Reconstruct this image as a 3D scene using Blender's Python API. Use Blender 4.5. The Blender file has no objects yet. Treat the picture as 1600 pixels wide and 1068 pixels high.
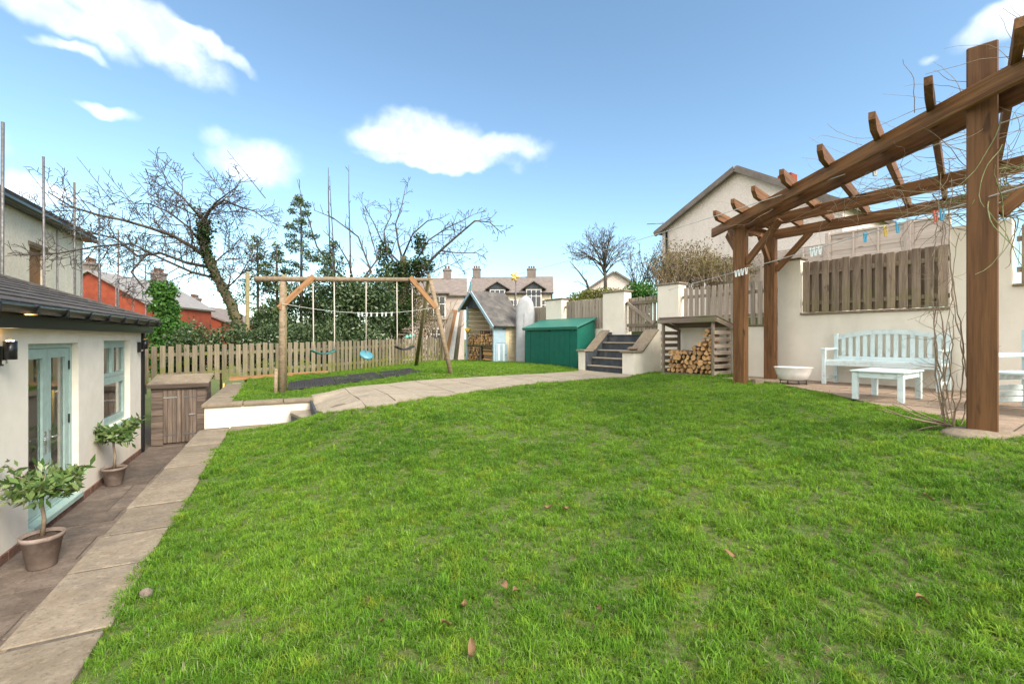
import bpy, bmesh, math, random
import numpy as np
from mathutils import Vector, Matrix, noise as mnoise

R = math.radians
random.seed(11)
rng = np.random.default_rng(7)
scene = bpy.context.scene
COL = scene.collection

# ------------------------------------------------------------------ camera
F, HOR, EYE = 711.1, 528.0, 1.45           # focal length and horizon row (1600 px wide photograph), eye height
cam = bpy.data.cameras.new('camera')
cam.lens, cam.sensor_width, cam.clip_end = 16.0, 36.0, 2000.0
cam.shift_y = (HOR - 534.0) / 1600.0
cam.clip_start = 0.05
camo = bpy.data.objects.new('camera', cam)
camo.location = (0, 0, EYE)
camo.rotation_euler = (R(90), 0, 0)
COL.objects.link(camo)
scene.camera = camo

# ------------------------------------------------------------------ light
SUN_EL, SUN_AZ = 40.0, 136.0               # azimuth clockwise from +Y: the sun stands behind the camera
sun = bpy.data.lights.new('sun', 'SUN')
sun.energy, sun.angle, sun.color = 1.7, R(28), (1.0, 0.91, 0.79)
suno = bpy.data.objects.new('sun', sun)
suno.rotation_euler = (R(90 - SUN_EL), 0, R(180 - SUN_AZ))
suno.location = (0, -5, 12)
COL.objects.link(suno)
scene.view_settings.view_transform = 'Standard'
scene.view_settings.look = 'None'
scene.view_settings.gamma = 1.0
scene.view_settings.use_curve_mapping = False
scene.view_settings.exposure = 1.75

world = bpy.data.worlds.new('World')
scene.world = world
world.use_nodes = True
world.cycles.sampling_method = 'MANUAL'
world.cycles.sample_map_resolution = 256


class NT:
    """tiny helper around a node tree"""
    def __init__(s, tree):
        s.t = tree; s.n = tree.nodes; s.l = tree.links
    def add(s, typ, **kw):
        nd = s.n.new(typ)
        for k, v in kw.items():
            setattr(nd, k, v)
        return nd
    def link(s, a, b):
        s.l.new(a, b)
    def put(s, sock, v):
        if isinstance(v, bpy.types.NodeSocket): s.l.new(v, sock)
        else: sock.default_value = v
    def math(s, op, a, b=0.0, clamp=False):
        nd = s.add('ShaderNodeMath', operation=op, use_clamp=clamp)
        s.put(nd.inputs[0], a); s.put(nd.inputs[1], b)
        return nd.outputs[0]
    def vmath(s, op, a, b=(0, 0, 0)):
        nd = s.add('ShaderNodeVectorMath', operation=op)
        s.put(nd.inputs[0], a); s.put(nd.inputs[1], b)
        return nd.outputs['Value'] if op in ('DOT_PRODUCT', 'LENGTH') else nd.outputs[0]
    def noise(s, vec, scale, detail=3.0, rough=0.55):
        nd = s.add('ShaderNodeTexNoise')
        s.link(vec, nd.inputs['Vector'])
        nd.inputs['Scale'].default_value = scale
        nd.inputs['Detail'].default_value = detail
        nd.inputs['Roughness'].default_value = rough
        return nd
    def smooth(s, v, lo, hi, a=0.0, b=1.0):
        nd = s.add('ShaderNodeMapRange', interpolation_type='SMOOTHSTEP')
        s.put(nd.inputs['Value'], v)
        nd.inputs['From Min'].default_value = lo; nd.inputs['From Max'].default_value = hi
        nd.inputs['To Min'].default_value = a; nd.inputs['To Max'].default_value = b
        return nd.outputs['Result']
    def mix(s, f, a, b, blend='MIX'):
        nd = s.add('ShaderNodeMix', data_type='RGBA', blend_type=blend)
        s.put(nd.inputs[0], f)
        for i, v in ((6, a), (7, b)):
            if isinstance(v, bpy.types.NodeSocket): s.l.new(v, nd.inputs[i])
            else: nd.inputs[i].default_value = (*v[:3], 1.0)
        return nd.outputs[2]


w = NT(world.node_tree)
bg = w.n['Background']
sky = w.add('ShaderNodeTexSky', sky_type='NISHITA')
sky.sun_disc = False
sky.sun_elevation = R(SUN_EL)
sky.sun_rotation = R(SUN_AZ)
sky.air_density, sky.dust_density, sky.ozone_density, sky.altitude = 1.0, 0.3, 1.2, 50
tc = w.add('ShaderNodeTexCoord')
dirn = w.vmath('NORMALIZE', tc.outputs['Generated'])
wn = w.noise(dirn, 7.0, 4.0, 0.55)
warp = w.vmath('SUBTRACT', wn.outputs['Color'], (0.5, 0.5, 0.5))
nsc = w.add('ShaderNodeVectorMath', operation='SCALE'); w.link(warp, nsc.inputs[0]); nsc.inputs['Scale'].default_value = 0.10
dw = w.vmath('ADD', dirn, nsc.outputs[0])
fine = w.noise(dirn, 26.0, 5.0, 0.6).outputs['Fac']

# clouds: (photo column, row, half width, half height, tilt degrees) -> lobes in sky directions
LOBES = [(190, 25, 150, 40, -18, 1), (300, 68, 90, 16, -12, 1), (60, 5, 120, 30, -15, 1), (270, 92, 50, 12, -5, 1), (100, 72, 45, 9, -5, .6),
         (172, 170, 40, 13, 0, .85), (400, 245, 70, 40, 0, .72), (330, 200, 22, 14, 0, .35),
         (670, 215, 95, 40, -8, 1), (600, 213, 60, 26, 5, 1), (770, 240, 90, 22, 0, 1), (690, 250, 120, 16, -2, 1),
         (50, 300, 60, 28, 0, .8), (1570, 18, 75, 34, 10, .9), (1432, 95, 14, 8, 0, .35), (1750, 20, 120, 40, 0, 1), (-200, 180, 140, 40, 0, 1)]
total = None
for (cx, cy, a, b, tilt, amt) in LOBES:
    c = Vector(((cx - 800) / F, 1.0, (HOR - cy) / F)); L = c.length; c.normalize()
    t1 = Vector((c.y, -c.x, 0)).normalized(); t2 = c.cross(t1) * -1
    if t2.z < 0: t2 = -t2
    ct, st = math.cos(R(tilt)), math.sin(R(tilt))
    e1 = (t1 * ct + t2 * st) * (F * L / a / 1.0); e2 = (-t1 * st + t2 * ct) * (F * L / b)
    p = w.vmath('DOT_PRODUCT', dw, tuple(e1)); p = w.math('SUBTRACT', p, c.dot(e1))
    q = w.vmath('DOT_PRODUCT', dw, tuple(e2)); q = w.math('SUBTRACT', q, c.dot(e2))
    r2 = w.math('ADD', w.math('MULTIPLY', p, p), w.math('MULTIPLY', q, q))
    m = w.math('MULTIPLY', w.math('SUBTRACT', 1.0, r2), amt)
    front = w.vmath('DOT_PRODUCT', dirn, tuple(c))
    m = w.math('SUBTRACT', m, w.math('MULTIPLY', w.math('LESS_THAN', front, 0.3), 50.0))
    total = m if total is None else w.math('SMOOTH_MAX', total, m)
    if total.node.operation == 'SMOOTH_MAX': total.node.inputs[2].default_value = 0.25
# unseen, near-full cloud cover added behind the camera for whiter fill on shaded walls
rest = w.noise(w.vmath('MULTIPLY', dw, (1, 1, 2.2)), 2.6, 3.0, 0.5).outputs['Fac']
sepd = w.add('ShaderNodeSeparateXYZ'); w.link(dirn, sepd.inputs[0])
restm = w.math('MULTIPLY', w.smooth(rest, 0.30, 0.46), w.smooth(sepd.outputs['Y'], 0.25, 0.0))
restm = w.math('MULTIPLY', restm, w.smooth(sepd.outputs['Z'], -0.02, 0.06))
edge = w.math('ADD', total, w.math('MULTIPLY', w.math('SUBTRACT', fine, 0.5), 0.38))
mask = w.smooth(edge, -0.35, 0.80)
mask = w.math('MULTIPLY', w.math('POWER', mask, 1.15), w.smooth(fine, 0.3, 0.75, 0.33, 0.46))
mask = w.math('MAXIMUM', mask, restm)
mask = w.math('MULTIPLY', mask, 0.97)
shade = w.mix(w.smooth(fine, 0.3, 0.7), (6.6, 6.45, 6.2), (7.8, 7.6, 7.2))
skyc = w.mix(1.0, sky.outputs[0], (0.78, 0.865, 0.825), 'MULTIPLY')
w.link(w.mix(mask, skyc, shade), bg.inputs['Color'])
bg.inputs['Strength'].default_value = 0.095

# ------------------------------------------------------------------ object helpers
WM = {}
def put(o, M, parent=None):
    COL.objects.link(o)
    o.matrix_basis = M
    if parent is not None:
        o.parent = parent
        o.matrix_parent_inverse = WM[parent.name].inverted()
    WM[o.name] = M.copy()
    return o
def T(x, y, z): return Matrix.Translation((x, y, z))
def tag(o, label, cat, group=None, kind=None):
    if label: o['label'] = label
    if cat: o['category'] = cat
    if group: o['group'] = group
    if kind: o['kind'] = kind
    return o
def thing(name, label, cat, loc=(0, 0, 0), group=None, M=None):
    o = bpy.data.objects.new(name, None)
    o.empty_display_size = 0.1
    put(o, M if M is not None else T(*loc))
    return tag(o, label, cat, group)
def struct(o):
    o['kind'] = 'structure'; return o
def mesh_obj(name, verts, faces, mat, parent=None, M=None, smooth=False):
    me = bpy.data.meshes.new(name)
    me.from_pydata([tuple(v) for v in verts], [], [tuple(f) for f in faces])
    if smooth: me.shade_smooth()
    me.materials.append(mat)
    return put(bpy.data.objects.new(name, me), M if M is not None else Matrix.Identity(4), parent)

_cache = {}
def boxmesh(l, wd, h, mat, bev):
    key = (round(l, 3), round(wd, 3), round(h, 3), mat.name, bev)
    if key in _cache: return _cache[key]
    bm = bmesh.new()
    bmesh.ops.create_cube(bm, size=1.0)
    bmesh.ops.scale(bm, vec=(l, wd, h), verts=bm.verts)
    b = min(bev, 0.3 * min(l, wd, h))
    if b > 0:
        bmesh.ops.bevel(bm, geom=bm.edges[:], offset=b, segments=1, affect='EDGES', profile=0.5)
    me = bpy.data.meshes.new('box')
    bm.to_mesh(me); bm.free()
    me.materials.append(mat)
    _cache[key] = me
    return me
def box(name, M, dims, mat, parent=None, bev=0.004):
    return put(bpy.data.objects.new(name, boxmesh(*dims, mat, bev)), M, parent)
def fb(name, Fm, xr, yr, zr, mat, parent=None, bev=0.004):
    """box given by ranges in the frame Fm"""
    c = T((xr[0] + xr[1]) / 2, (yr[0] + yr[1]) / 2, (zr[0] + zr[1]) / 2)
    return box(name, Fm @ c, (abs(xr[1] - xr[0]), abs(yr[1] - yr[0]), abs(zr[1] - zr[0])), mat, parent, bev)
def fboxes(name, Fm, lst, mat, parent=None):
    """one mesh made of several butted blocks in frame Fm"""
    V, Fc = [], []
    for (xr, yr, zr) in lst:
        b = len(V)
        for z in zr:
            for (x, y) in ((xr[0], yr[0]), (xr[1], yr[0]), (xr[1], yr[1]), (xr[0], yr[1])):
                V.append((x, y, z))
        Fc += [(b + 3, b + 2, b + 1, b), (b + 4, b + 5, b + 6, b + 7), (b, b + 1, b + 5, b + 4), (b + 1, b + 2, b + 6, b + 5),
               (b + 2, b + 3, b + 7, b + 6), (b + 3, b, b + 4, b + 7)]
    return mesh_obj(name, V, Fc, mat, parent, Fm)
def axes(p0, p1, up=(0, 0, 1)):
    x = (Vector(p1) - Vector(p0)); L = x.length; x.normalize()
    u = Vector(up)
    if abs(x.dot(u)) > 0.98: u = Vector((0, 1, 0)) if abs(x.y) < .9 else Vector((1, 0, 0))
    y = u.cross(x).normalized(); z = x.cross(y)
    M = Matrix((x, y, z)).transposed().to_4x4()
    return M, L
def plank(name, p0, p1, wd, h, mat, parent=None, up=(0, 0, 1), bev=0.004):
    """timber from p0 to p1: local X runs along it, wd across, h along 'up'"""
    M, L = axes(p0, p1, up)
    c = (Vector(p0) + Vector(p1)) / 2
    return box(name, Matrix.Translation(c) @ M, (L, wd, h), mat, parent, bev)
def sweep(pts, radii, sides=8, V=None, Fc=None, cap=True):
    V = [] if V is None else V; Fc = [] if Fc is None else Fc
    pts = [Vector(p) for p in pts]
    base = len(V); n = len(pts)
    ref = None
    for i, p in enumerate(pts):
        d = (pts[min(i + 1, n - 1)] - pts[max(i - 1, 0)])
        if d.length < 1e-9: d = Vector((0, 0, 1))
        d.normalize()
        if ref is None: ref = Vector((0, 0, 1)) if abs(d.z) < .9 else Vector((1, 0, 0))
        a = d.cross(ref)
        if a.length < 1e-4: a = d.orthogonal()
        a.normalize(); b = d.cross(a); ref = -b if False else a.cross(d)
        r = radii[i] if hasattr(radii, '__len__') else radii
        for k in range(sides):
            t = 2 * math.pi * k / sides
            V.append(p + (a * math.cos(t) + b * math.sin(t)) * r)
    for i in range(n - 1):
        for k in range(sides):
            k2 = (k + 1) % sides
            Fc.append((base + i * sides + k, base + i * sides + k2, base + (i + 1) * sides + k2, base + (i + 1) * sides + k))
    if cap and sides > 2:
        Fc.append(tuple(base + k for k in reversed(range(sides))))
        Fc.append(tuple(base + (n - 1) * sides + k for k in range(sides)))
    return V, Fc
def tube(name, pts, radii, mat, parent=None, sides=10, smooth=True):
    o0 = Vector(pts[0])
    V, Fc = sweep([Vector(p) - o0 for p in pts], radii, sides)
    return mesh_obj(name, V, Fc, mat, parent, Matrix.Translation(o0), smooth)
def lathe(name, prof, mat, parent, M, seg=28, sx=1.0, sy=1.0, smooth=True):
    V, Fc = [], []
    for (r, z) in prof:
        for k in range(seg):
            t = 2 * math.pi * k / seg
            V.append((r * math.cos(t) * sx, r * math.sin(t) * sy, z))
    for i in range(len(prof) - 1):
        for k in range(seg):
            k2 = (k + 1) % seg
            Fc.append((i * seg + k, i * seg + k2, (i + 1) * seg + k2, (i + 1) * seg + k))
    Fc.append(tuple(reversed(range(seg)))); Fc.append(tuple((len(prof) - 1) * seg + k for k in range(seg)))
    return mesh_obj(name, V, Fc, mat, parent, M, smooth)
def prism(name, poly, z0, z1, mat, parent=None, M=None):
    """extrude a plan polygon; z0 / z1 numbers or per-vertex lists"""
    n = len(poly)
    za = z0 if hasattr(z0, '__len__') else [z0] * n
    zb = z1 if hasattr(z1, '__len__') else [z1] * n
    V = [(p[0], p[1], za[i]) for i, p in enumerate(poly)] + [(p[0], p[1], zb[i]) for i, p in enumerate(poly)]
    Fc = [tuple(reversed(range(n))), tuple(range(n, 2 * n))] + [(i, (i + 1) % n, n + (i + 1) % n, n + i) for i in range(n)]
    return mesh_obj(name, V, Fc, mat, parent, M)
def at(px, py, D):
    """point at depth D behind photo pixel (px, py)"""
    return Vector(((px - 800) / F * D, D, EYE + (HOR - py) / F * D))

HF = Matrix.Rotation(R(26.57), 4, 'Z')      # house frame: x = away from the house (u), y = along it (v)
RF = Matrix.Rotation(R(35.1), 4, 'Z')       # right-hand wall frame: x = towards the wall (n), y = along it (w)
def uv(u, v): p = HF @ Vector((u, v, 0)); return p.x, p.y
def nw(n, w_): p = RF @ Vector((n, w_, 0)); return p.x, p.y
def to_uv(x, y): p = HF.inverted() @ Vector((x, y, 0)); return p.x, p.y
def to_nw(x, y): p = RF.inverted() @ Vector((x, y, 0)); return p.x, p.y

# ------------------------------------------------------------------ materials
def newmat(name):
    m = bpy.data.materials.new(name); m.use_nodes = True
    t = NT(m.node_tree)
    return m, t, t.n['Principled BSDF']
def bump(t, b, h, strength, dist=0.01):
    nd = t.add('ShaderNodeBump'); nd.inputs['Strength'].default_value = strength; nd.inputs['Distance'].default_value = dist
    t.link(h, nd.inputs['Height']); t.link(nd.outputs[0], b.inputs['Normal'])
def rough_mat(name, c1, c2, scale=4.0, rough=0.85, bumpk=0.3, bscale=60.0, bdist=0.006, c3=None, s3=1.2, rnd=0.0, spec=0.3, speck=0.0, streak=0.0):
    """mineral or painted surface: two colours in noise, optional third in broad stains, fine relief, per-object tint"""
    m, t, b = newmat(name)
    pos = t.add('ShaderNodeNewGeometry').outputs['Position']
    n1 = t.noise(pos, scale, 6.0, 0.62)
    col = t.mix(t.smooth(n1.outputs['Fac'], 0.32, 0.68), c1, c2)
    if c3 is not None:
        n3 = t.noise(pos, s3, 5.0, 0.65)
        col = t.mix(t.smooth(n3.outputs['Fac'], 0.5, 0.72), col, c3)
    if streak:
        ns = t.noise(t.vmath('MULTIPLY', pos, (2.2, 2.2, 0.5)), 1.0, 6.0, 0.6)
        col = t.mix(t.smooth(ns.outputs['Fac'], 0.5, 0.74, 0, streak), col, tuple(x * f for x, f in zip(c1, (.60, .60, .56))))
    if speck:
        n4 = t.noise(pos, 38.0, 4.0, 0.7)
        col = t.mix(t.smooth(n4.outputs['Fac'], 0.5, 0.68, 0, speck), col, tuple(x * 0.5 for x in c1))
        n5 = t.noise(t.vmath('ADD', pos, (5, 9, 2)), 16.0, 4.0, 0.7)
        col = t.mix(t.smooth(n5.outputs['Fac'], 0.52, 0.7, 0, speck), col, tuple(min(1, x * 1.35) for x in c2))
    if rnd:
        oi = t.add('ShaderNodeObjectInfo').outputs['Random']
        f = t.smooth(oi, 0, 1, 1 - rnd, 1 + rnd)
        cmb = t.add('ShaderNodeCombineColor')
        for i in range(3): t.link(f, cmb.inputs[i])
        col = t.mix(1.0, col, cmb.outputs[0], 'MULTIPLY')
    t.put(b.inputs['Base Color'], col) if not isinstance(col, tuple) else None
    b.inputs['Roughness'].default_value = rough
    b.inputs['Specular IOR Level'].default_value = spec
    n2 = t.noise(pos, bscale, 5.0, 0.6)
    h = t.math('ADD', t.math('MULTIPLY', n2.outputs['Fac'], 0.6), t.math('MULTIPLY', n1.outputs['Fac'], 0.6))
    bump(t, b, h, bumpk, bdist)
    return m
def wood_mat(name, c1, c2, rough=0.75, rnd=0.22, grain=1.0, algae=None, bumpk=0.35):
    """timber with the grain along local X; algae = (colour, amount): green stain growing at the low end of each piece"""
    m, t, b = newmat(name)
    oi = t.add('ShaderNodeObjectInfo').outputs['Random']
    tcn = t.add('ShaderNodeTexCoord').outputs['Object']
    off = t.add('ShaderNodeCombineXYZ')
    for i, k in enumerate((37.0, 11.0, 23.0)): t.link(t.math('MULTIPLY', oi, k), off.inputs[i])
    v = t.vmath('ADD', tcn, off.outputs[0])
    g = t.noise(t.vmath('MULTIPLY', v, (1.6 * grain, 26 * grain, 26 * grain)), 1.0, 5.0, 0.62)
    g2 = t.noise(t.vmath('MULTIPLY', v, (4.0, 90, 90)), 1.0, 3.0, 0.6)
    kn = t.noise(t.vmath('MULTIPLY', v, (3.2, 9, 9)), 1.0, 2.0, 0.5)
    f = t.math('ADD', t.math('MULTIPLY', g.outputs['Fac'], 0.7), t.math('MULTIPLY', g2.outputs['Fac'], 0.3))
    col = t.mix(t.smooth(f, 0.36, 0.64), c1, c2)
    dark = tuple(x * 0.45 for x in c1)
    col = t.mix(t.smooth(kn.outputs['Fac'], 0.66, 0.76, 0, 0.75), col, dark)
    fac = t.smooth(oi, 0, 1, 1 - rnd, 1 + rnd)
    cmb = t.add('ShaderNodeCombineColor')
    for i in range(3): t.link(fac, cmb.inputs[i])
    col = t.mix(1.0, col, cmb.outputs[0], 'MULTIPLY')
    if algae:
        pos = t.add('ShaderNodeNewGeometry').outputs['Position']
        an = t.noise(pos, 5.0, 4.0, 0.6).outputs['Fac']
        sx = t.add('ShaderNodeSeparateXYZ'); t.link(tcn, sx.inputs[0])
        a = t.math('ADD', an, t.math('MULTIPLY', t.math('MULTIPLY', sx.outputs[0], -0.42), 1.0))
        col = t.mix(t.smooth(a, 0.47, 0.74, 0, algae[1]), col, algae[0])
    t.link(col, b.inputs['Base Color'])
    b.inputs['Roughness'].default_value = rough
    b.inputs['Specular IOR Level'].default_value = 0.25
    bump(t, b, f, bumpk, 0.004)
    return m
def leaf_mat(name, cols, trans=0.25, rough=0.45, spec=0.35):
    m, t, b = newmat(name)
    ri = t.add('ShaderNodeNewGeometry').outputs['Random Per Island']
    rp = t.add('ShaderNodeValToRGB'); rp.color_ramp.interpolation = 'LINEAR'
    e = rp.color_ramp.elements
    e[0].color = (*cols[0], 1); e[1].color = (*cols[-1], 1)
    for i, c in enumerate(cols[1:-1]):
        k = e.new((i + 1) / (len(cols) - 1)); k.color = (*c, 1)
    t.link(ri, rp.inputs[0])
    t.link(rp.outputs[0], b.inputs['Base Color'])
    b.inputs['Roughness'].default_value = rough
    b.inputs['Specular IOR Level'].default_value = spec
    tr = t.add('ShaderNodeBsdfTranslucent'); t.link(rp.outputs[0], tr.inputs[0])
    mx = t.add('ShaderNodeMixShader'); mx.inputs[0].default_value = trans
    t.link(b.outputs[0], mx.inputs[1]); t.link(tr.outputs[0], mx.inputs[2])
    t.link(mx.outputs[0], t.n['Material Output'].inputs['Surface'])
    return m
def simple(name, c, rough=0.5, metal=0.0, spec=0.5):
    return rough_mat(name, c, tuple(x * 0.86 for x in c), 9.0, rough, 0.06, 120.0, 0.002, spec=spec) if metal == 0 else _metal(name, c, rough)
def _metal(name, c, rough):
    m, t, b = newmat(name)
    pos = t.add('ShaderNodeNewGeometry').outputs['Position']
    n = t.noise(pos, 14.0, 4.0).outputs['Fac']
    t.link(t.mix(t.smooth(n, 0.35, 0.7), c, tuple(x * 0.7 for x in c)), b.inputs['Base Color'])
    t.link(t.smooth(n, 0.2, 0.8, rough * 0.8, min(1, rough * 1.3)), b.inputs['Roughness'])
    b.inputs['Metallic'].default_value = 0.85
    return m

M_ = {}
M_['cream'] = rough_mat('cream_render', (0.80, 0.745, 0.645), (0.86, 0.80, 0.70), 3.0, 0.9, 0.25, 90, 0.004, c3=(0.74, 0.68, 0.575), s3=0.9, streak=0.14)
M_['wallwhite'] = rough_mat('off_white_render', (0.77, 0.715, 0.615), (0.83, 0.775, 0.675), 2.2, 0.9, 0.25, 70, 0.004, c3=(0.67, 0.615, 0.515), s3=0.8, streak=0.22)
M_['sand'] = rough_mat('sandstone', (0.193, 0.153, 0.107), (0.251, 0.206, 0.151), 5.0, 0.88, 0.7, 28, 0.012, c3=(0.155, 0.128, 0.102), s3=2.2, speck=0.55, rnd=0.10)
M_['pathstone'] = rough_mat('pale_flagstone', (0.285, 0.24, 0.18), (0.345, 0.295, 0.225), 4.0, 0.88, 0.5, 30, 0.008, c3=(0.245, 0.21, 0.16), s3=1.5, speck=0.5, rnd=0.06)
M_['sandjoint'] = rough_mat('sandy_joint', (0.13, 0.105, 0.075), (0.19, 0.155, 0.11), 20, 0.95, 0.4)
M_['terrace'] = rough_mat('brown_flagstone', (0.129, 0.100, 0.081), (0.194, 0.155, 0.126), 5.0, 0.8, 0.6, 30, 0.01, c3=(0.110, 0.093, 0.081), s3=2.0, speck=0.55, rnd=0.16)
M_['patio'] = rough_mat('patio_flagstone', (0.271, 0.193, 0.135), (0.344, 0.262, 0.193), 5.0, 0.85, 0.5, 30, 0.009, c3=(0.221, 0.164, 0.131), s3=1.6, speck=0.55, rnd=0.10)
M_['mortar'] = rough_mat('dark_joint', (0.085, 0.07, 0.055), (0.13, 0.11, 0.085), 20, 0.95, 0.4)
M_['slate'] = rough_mat('dark_painted_concrete', (0.035, 0.042, 0.05), (0.06, 0.07, 0.082), 5, 0.7, 0.35, 40, 0.006, c3=(0.10, 0.10, 0.10), s3=3.0)
M_['tile'] = rough_mat('grey_roof_tile', (0.050, 0.046, 0.044), (0.084, 0.077, 0.073), 6, 0.85, 0.5, 50, 0.006, c3=(0.106, 0.099, 0.088), s3=1.4, rnd=0.18)
M_['black'] = simple('black_plastic', (0.012, 0.013, 0.015), 0.3)
M_['sage'] = simple('sage_green_paint', (0.36, 0.50, 0.46), 0.45)
M_['brick'] = rough_mat('brown_brick', (0.12, 0.065, 0.05), (0.19, 0.11, 0.08), 12, 0.9, 0.5, 60, 0.005, rnd=0.2)
M_['redrender'] = rough_mat('red_brick_far', (0.234, 0.048, 0.025), (0.290, 0.067, 0.033), 3, 0.9, 0.3, 30, 0.01, c3=(0.184, 0.045, 0.028), s3=0.6)
M_['pinkrender'] = rough_mat('pinkish_pebbledash', (0.70, 0.61, 0.56), (0.79, 0.70, 0.65), 14, 0.95, 0.9, 40, 0.03, c3=(0.62, 0.54, 0.49), s3=0.4, streak=0.25)
M_['buff'] = rough_mat('buff_far_render', (0.50, 0.43, 0.33), (0.58, 0.51, 0.40), 1.0, 0.95, 0.3, streak=0.3)
M_['farpink'] = rough_mat('dusky_far_render', (0.40, 0.335, 0.30), (0.47, 0.40, 0.36), 1.0, 0.95, 0.3, streak=0.3)
M_['farslate'] = rough_mat('weathered_slate', (0.160, 0.132, 0.120), (0.216, 0.184, 0.168), 2.5, 0.9, 0.4, 8, 0.05, c3=(0.184, 0.160, 0.128), s3=0.6)
M_['greyslate'] = rough_mat('pale_slate', (0.220, 0.209, 0.204), (0.275, 0.264, 0.259), 3, 0.8, 0.3)
M_['pebble'] = rough_mat('white_roughcast', (0.708, 0.649, 0.531), (0.826, 0.767, 0.649), 12, 0.95, 0.8, 40, 0.03, streak=0.26)
M_['scaf'] = _metal('galvanised_tube', (0.210, 0.203, 0.203), 0.6)
M_['steel'] = _metal('bright_steel', (0.7, 0.7, 0.7), 0.25)
M_['oak'] = wood_mat('stained_timber', (0.099, 0.045, 0.019), (0.212, 0.104, 0.043), 0.7, 0.16, 0.8)
M_['postoak'] = wood_mat('dark_stained_post', (0.103, 0.046, 0.019), (0.179, 0.085, 0.035), 0.6, 0.06, 0.55)
M_['brace'] = wood_mat('orange_timber', (0.211, 0.105, 0.046), (0.309, 0.176, 0.085), 0.75, 0.15)
M_['log'] = wood_mat('weathered_round_timber', (0.187, 0.140, 0.089), (0.306, 0.238, 0.162), 0.85, 0.12, 0.9)
M_['logg'] = wood_mat('greenish_round_timber', (0.145, 0.128, 0.064), (0.238, 0.204, 0.111), 0.85, 0.12, 0.9)
M_['picket'] = wood_mat('weathered_picket', (0.152, 0.127, 0.086), (0.234, 0.201, 0.143), 0.85, 0.24, 1.0, algae=((0.152, 0.160, 0.037), 0.85))
M_['greywood'] = wood_mat('silvered_timber', (0.17, 0.13, 0.105), (0.30, 0.245, 0.20), 0.85, 0.22, 1.0, algae=((0.13, 0.14, 0.04), 0.5))
M_['palewood'] = wood_mat('pale_silvered_timber', (0.270, 0.221, 0.176), (0.396, 0.333, 0.270), 0.85, 0.2)
M_['panelwood'] = wood_mat('brown_grey_fence_board', (0.196, 0.145, 0.113), (0.362, 0.283, 0.217), 0.85, 0.2, 0.9, algae=((0.19, 0.19, 0.05), 0.35))
M_['shedwood'] = wood_mat('worn_shed_board', (0.101, 0.076, 0.062), (0.196, 0.153, 0.120), 0.8, 0.2)
M_['lapwood'] = wood_mat('pinkish_lap_board', (0.46, 0.37, 0.325), (0.58, 0.485, 0.43), 0.85, 0.08)
M_['bark'] = wood_mat('split_log_bark', (0.12, 0.085, 0.06), (0.24, 0.18, 0.13), 0.9, 0.3)
M_['split'] = wood_mat('split_log_face', (0.42, 0.225, 0.09), (0.60, 0.38, 0.19), 0.85, 0.3, 0.6)
M_['blue'] = rough_mat('pale_blue_paint', (0.60, 0.71, 0.72), (0.66, 0.765, 0.77), 7.0, 0.6, 0.12, 90, 0.002, c3=(0.50, 0.57, 0.56), s3=9.0)
M_['bluepaint'] = simple('dusty_blue_paint', (0.33, 0.46, 0.54), 0.6)
M_['creamboard'] = wood_mat('cream_painted_board', (0.58, 0.48, 0.31), (0.66, 0.56, 0.39), 0.7, 0.08)
M_['green'] = rough_mat('green_painted_metal', (0.006, 0.105, 0.076), (0.009, 0.128, 0.09), 5.0, 0.5, 0.08, 60, 0.003, c3=(0.02, 0.10, 0.075), s3=3.0, streak=0.35)
M_['greenroof'] = simple('green_painted_roof', (0.035, 0.185, 0.14), 0.5)
M_['felt'] = rough_mat('roofing_felt', (0.075, 0.07, 0.068), (0.125, 0.118, 0.112), 4, 0.9, 0.5, 80, 0.004, c3=(0.155, 0.145, 0.13), s3=2.5)
M_['hull'] = simple('pale_grey_hull', (0.40, 0.41, 0.43), 0.45)
M_['white'] = simple('white_enamel', (0.72, 0.70, 0.67), 0.35)
M_['whiteframe'] = simple('white_window_frame', (0.78, 0.78, 0.76), 0.5)
M_['terracotta'] = rough_mat('grey_brown_clay', (0.19, 0.145, 0.12), (0.26, 0.205, 0.175), 6, 0.85, 0.25, 60, 0.003, c3=(0.34, 0.28, 0.25), s3=5)
M_['soil'] = rough_mat('soil', (0.05, 0.033, 0.022), (0.10, 0.068, 0.045), 25, 0.95, 1.0, 40, 0.02)
M_['rubber'] = rough_mat('black_rubber', (0.018, 0.018, 0.020), (0.04, 0.04, 0.043), 20, 0.75, 0.3)
M_['teal'] = simple('teal_plastic', (0.02, 0.13, 0.12), 0.45)
M_['bluedisc'] = simple('light_blue_plastic', (0.08, 0.26, 0.32), 0.4)
M_['rope'] = simple('pale_rope', (0.55, 0.50, 0.44), 0.9)
M_['line'] = simple('white_line', (0.55, 0.55, 0.53), 0.6)
M_['pegblue'] = simple('blue_peg', (0.07, 0.36, 0.58), 0.45)
M_['pegwhite'] = simple('white_peg', (0.72, 0.80, 0.82), 0.45)
M_['pegyellow'] = simple('yellow_peg', (0.75, 0.52, 0.10), 0.45)
M_['pegred'] = simple('red_peg', (0.75, 0.16, 0.10), 0.45)
M_['twig'] = rough_mat('bare_twig_bark', (0.055, 0.045, 0.037), (0.11, 0.092, 0.075), 8, 0.9, 0.4)
M_['vine'] = rough_mat('dry_vine_bark', (0.20, 0.145, 0.10), (0.34, 0.265, 0.19), 12, 0.9, 0.4)
M_['vinegreen'] = rough_mat('green_vine_stem', (0.13, 0.15, 0.06), (0.24, 0.25, 0.12), 12, 0.9, 0.4)
M_['mossbark'] = rough_mat('mossy_bark', (0.075, 0.062, 0.04), (0.13, 0.115, 0.06), 9, 0.95, 0.8, 30, 0.02)
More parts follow.
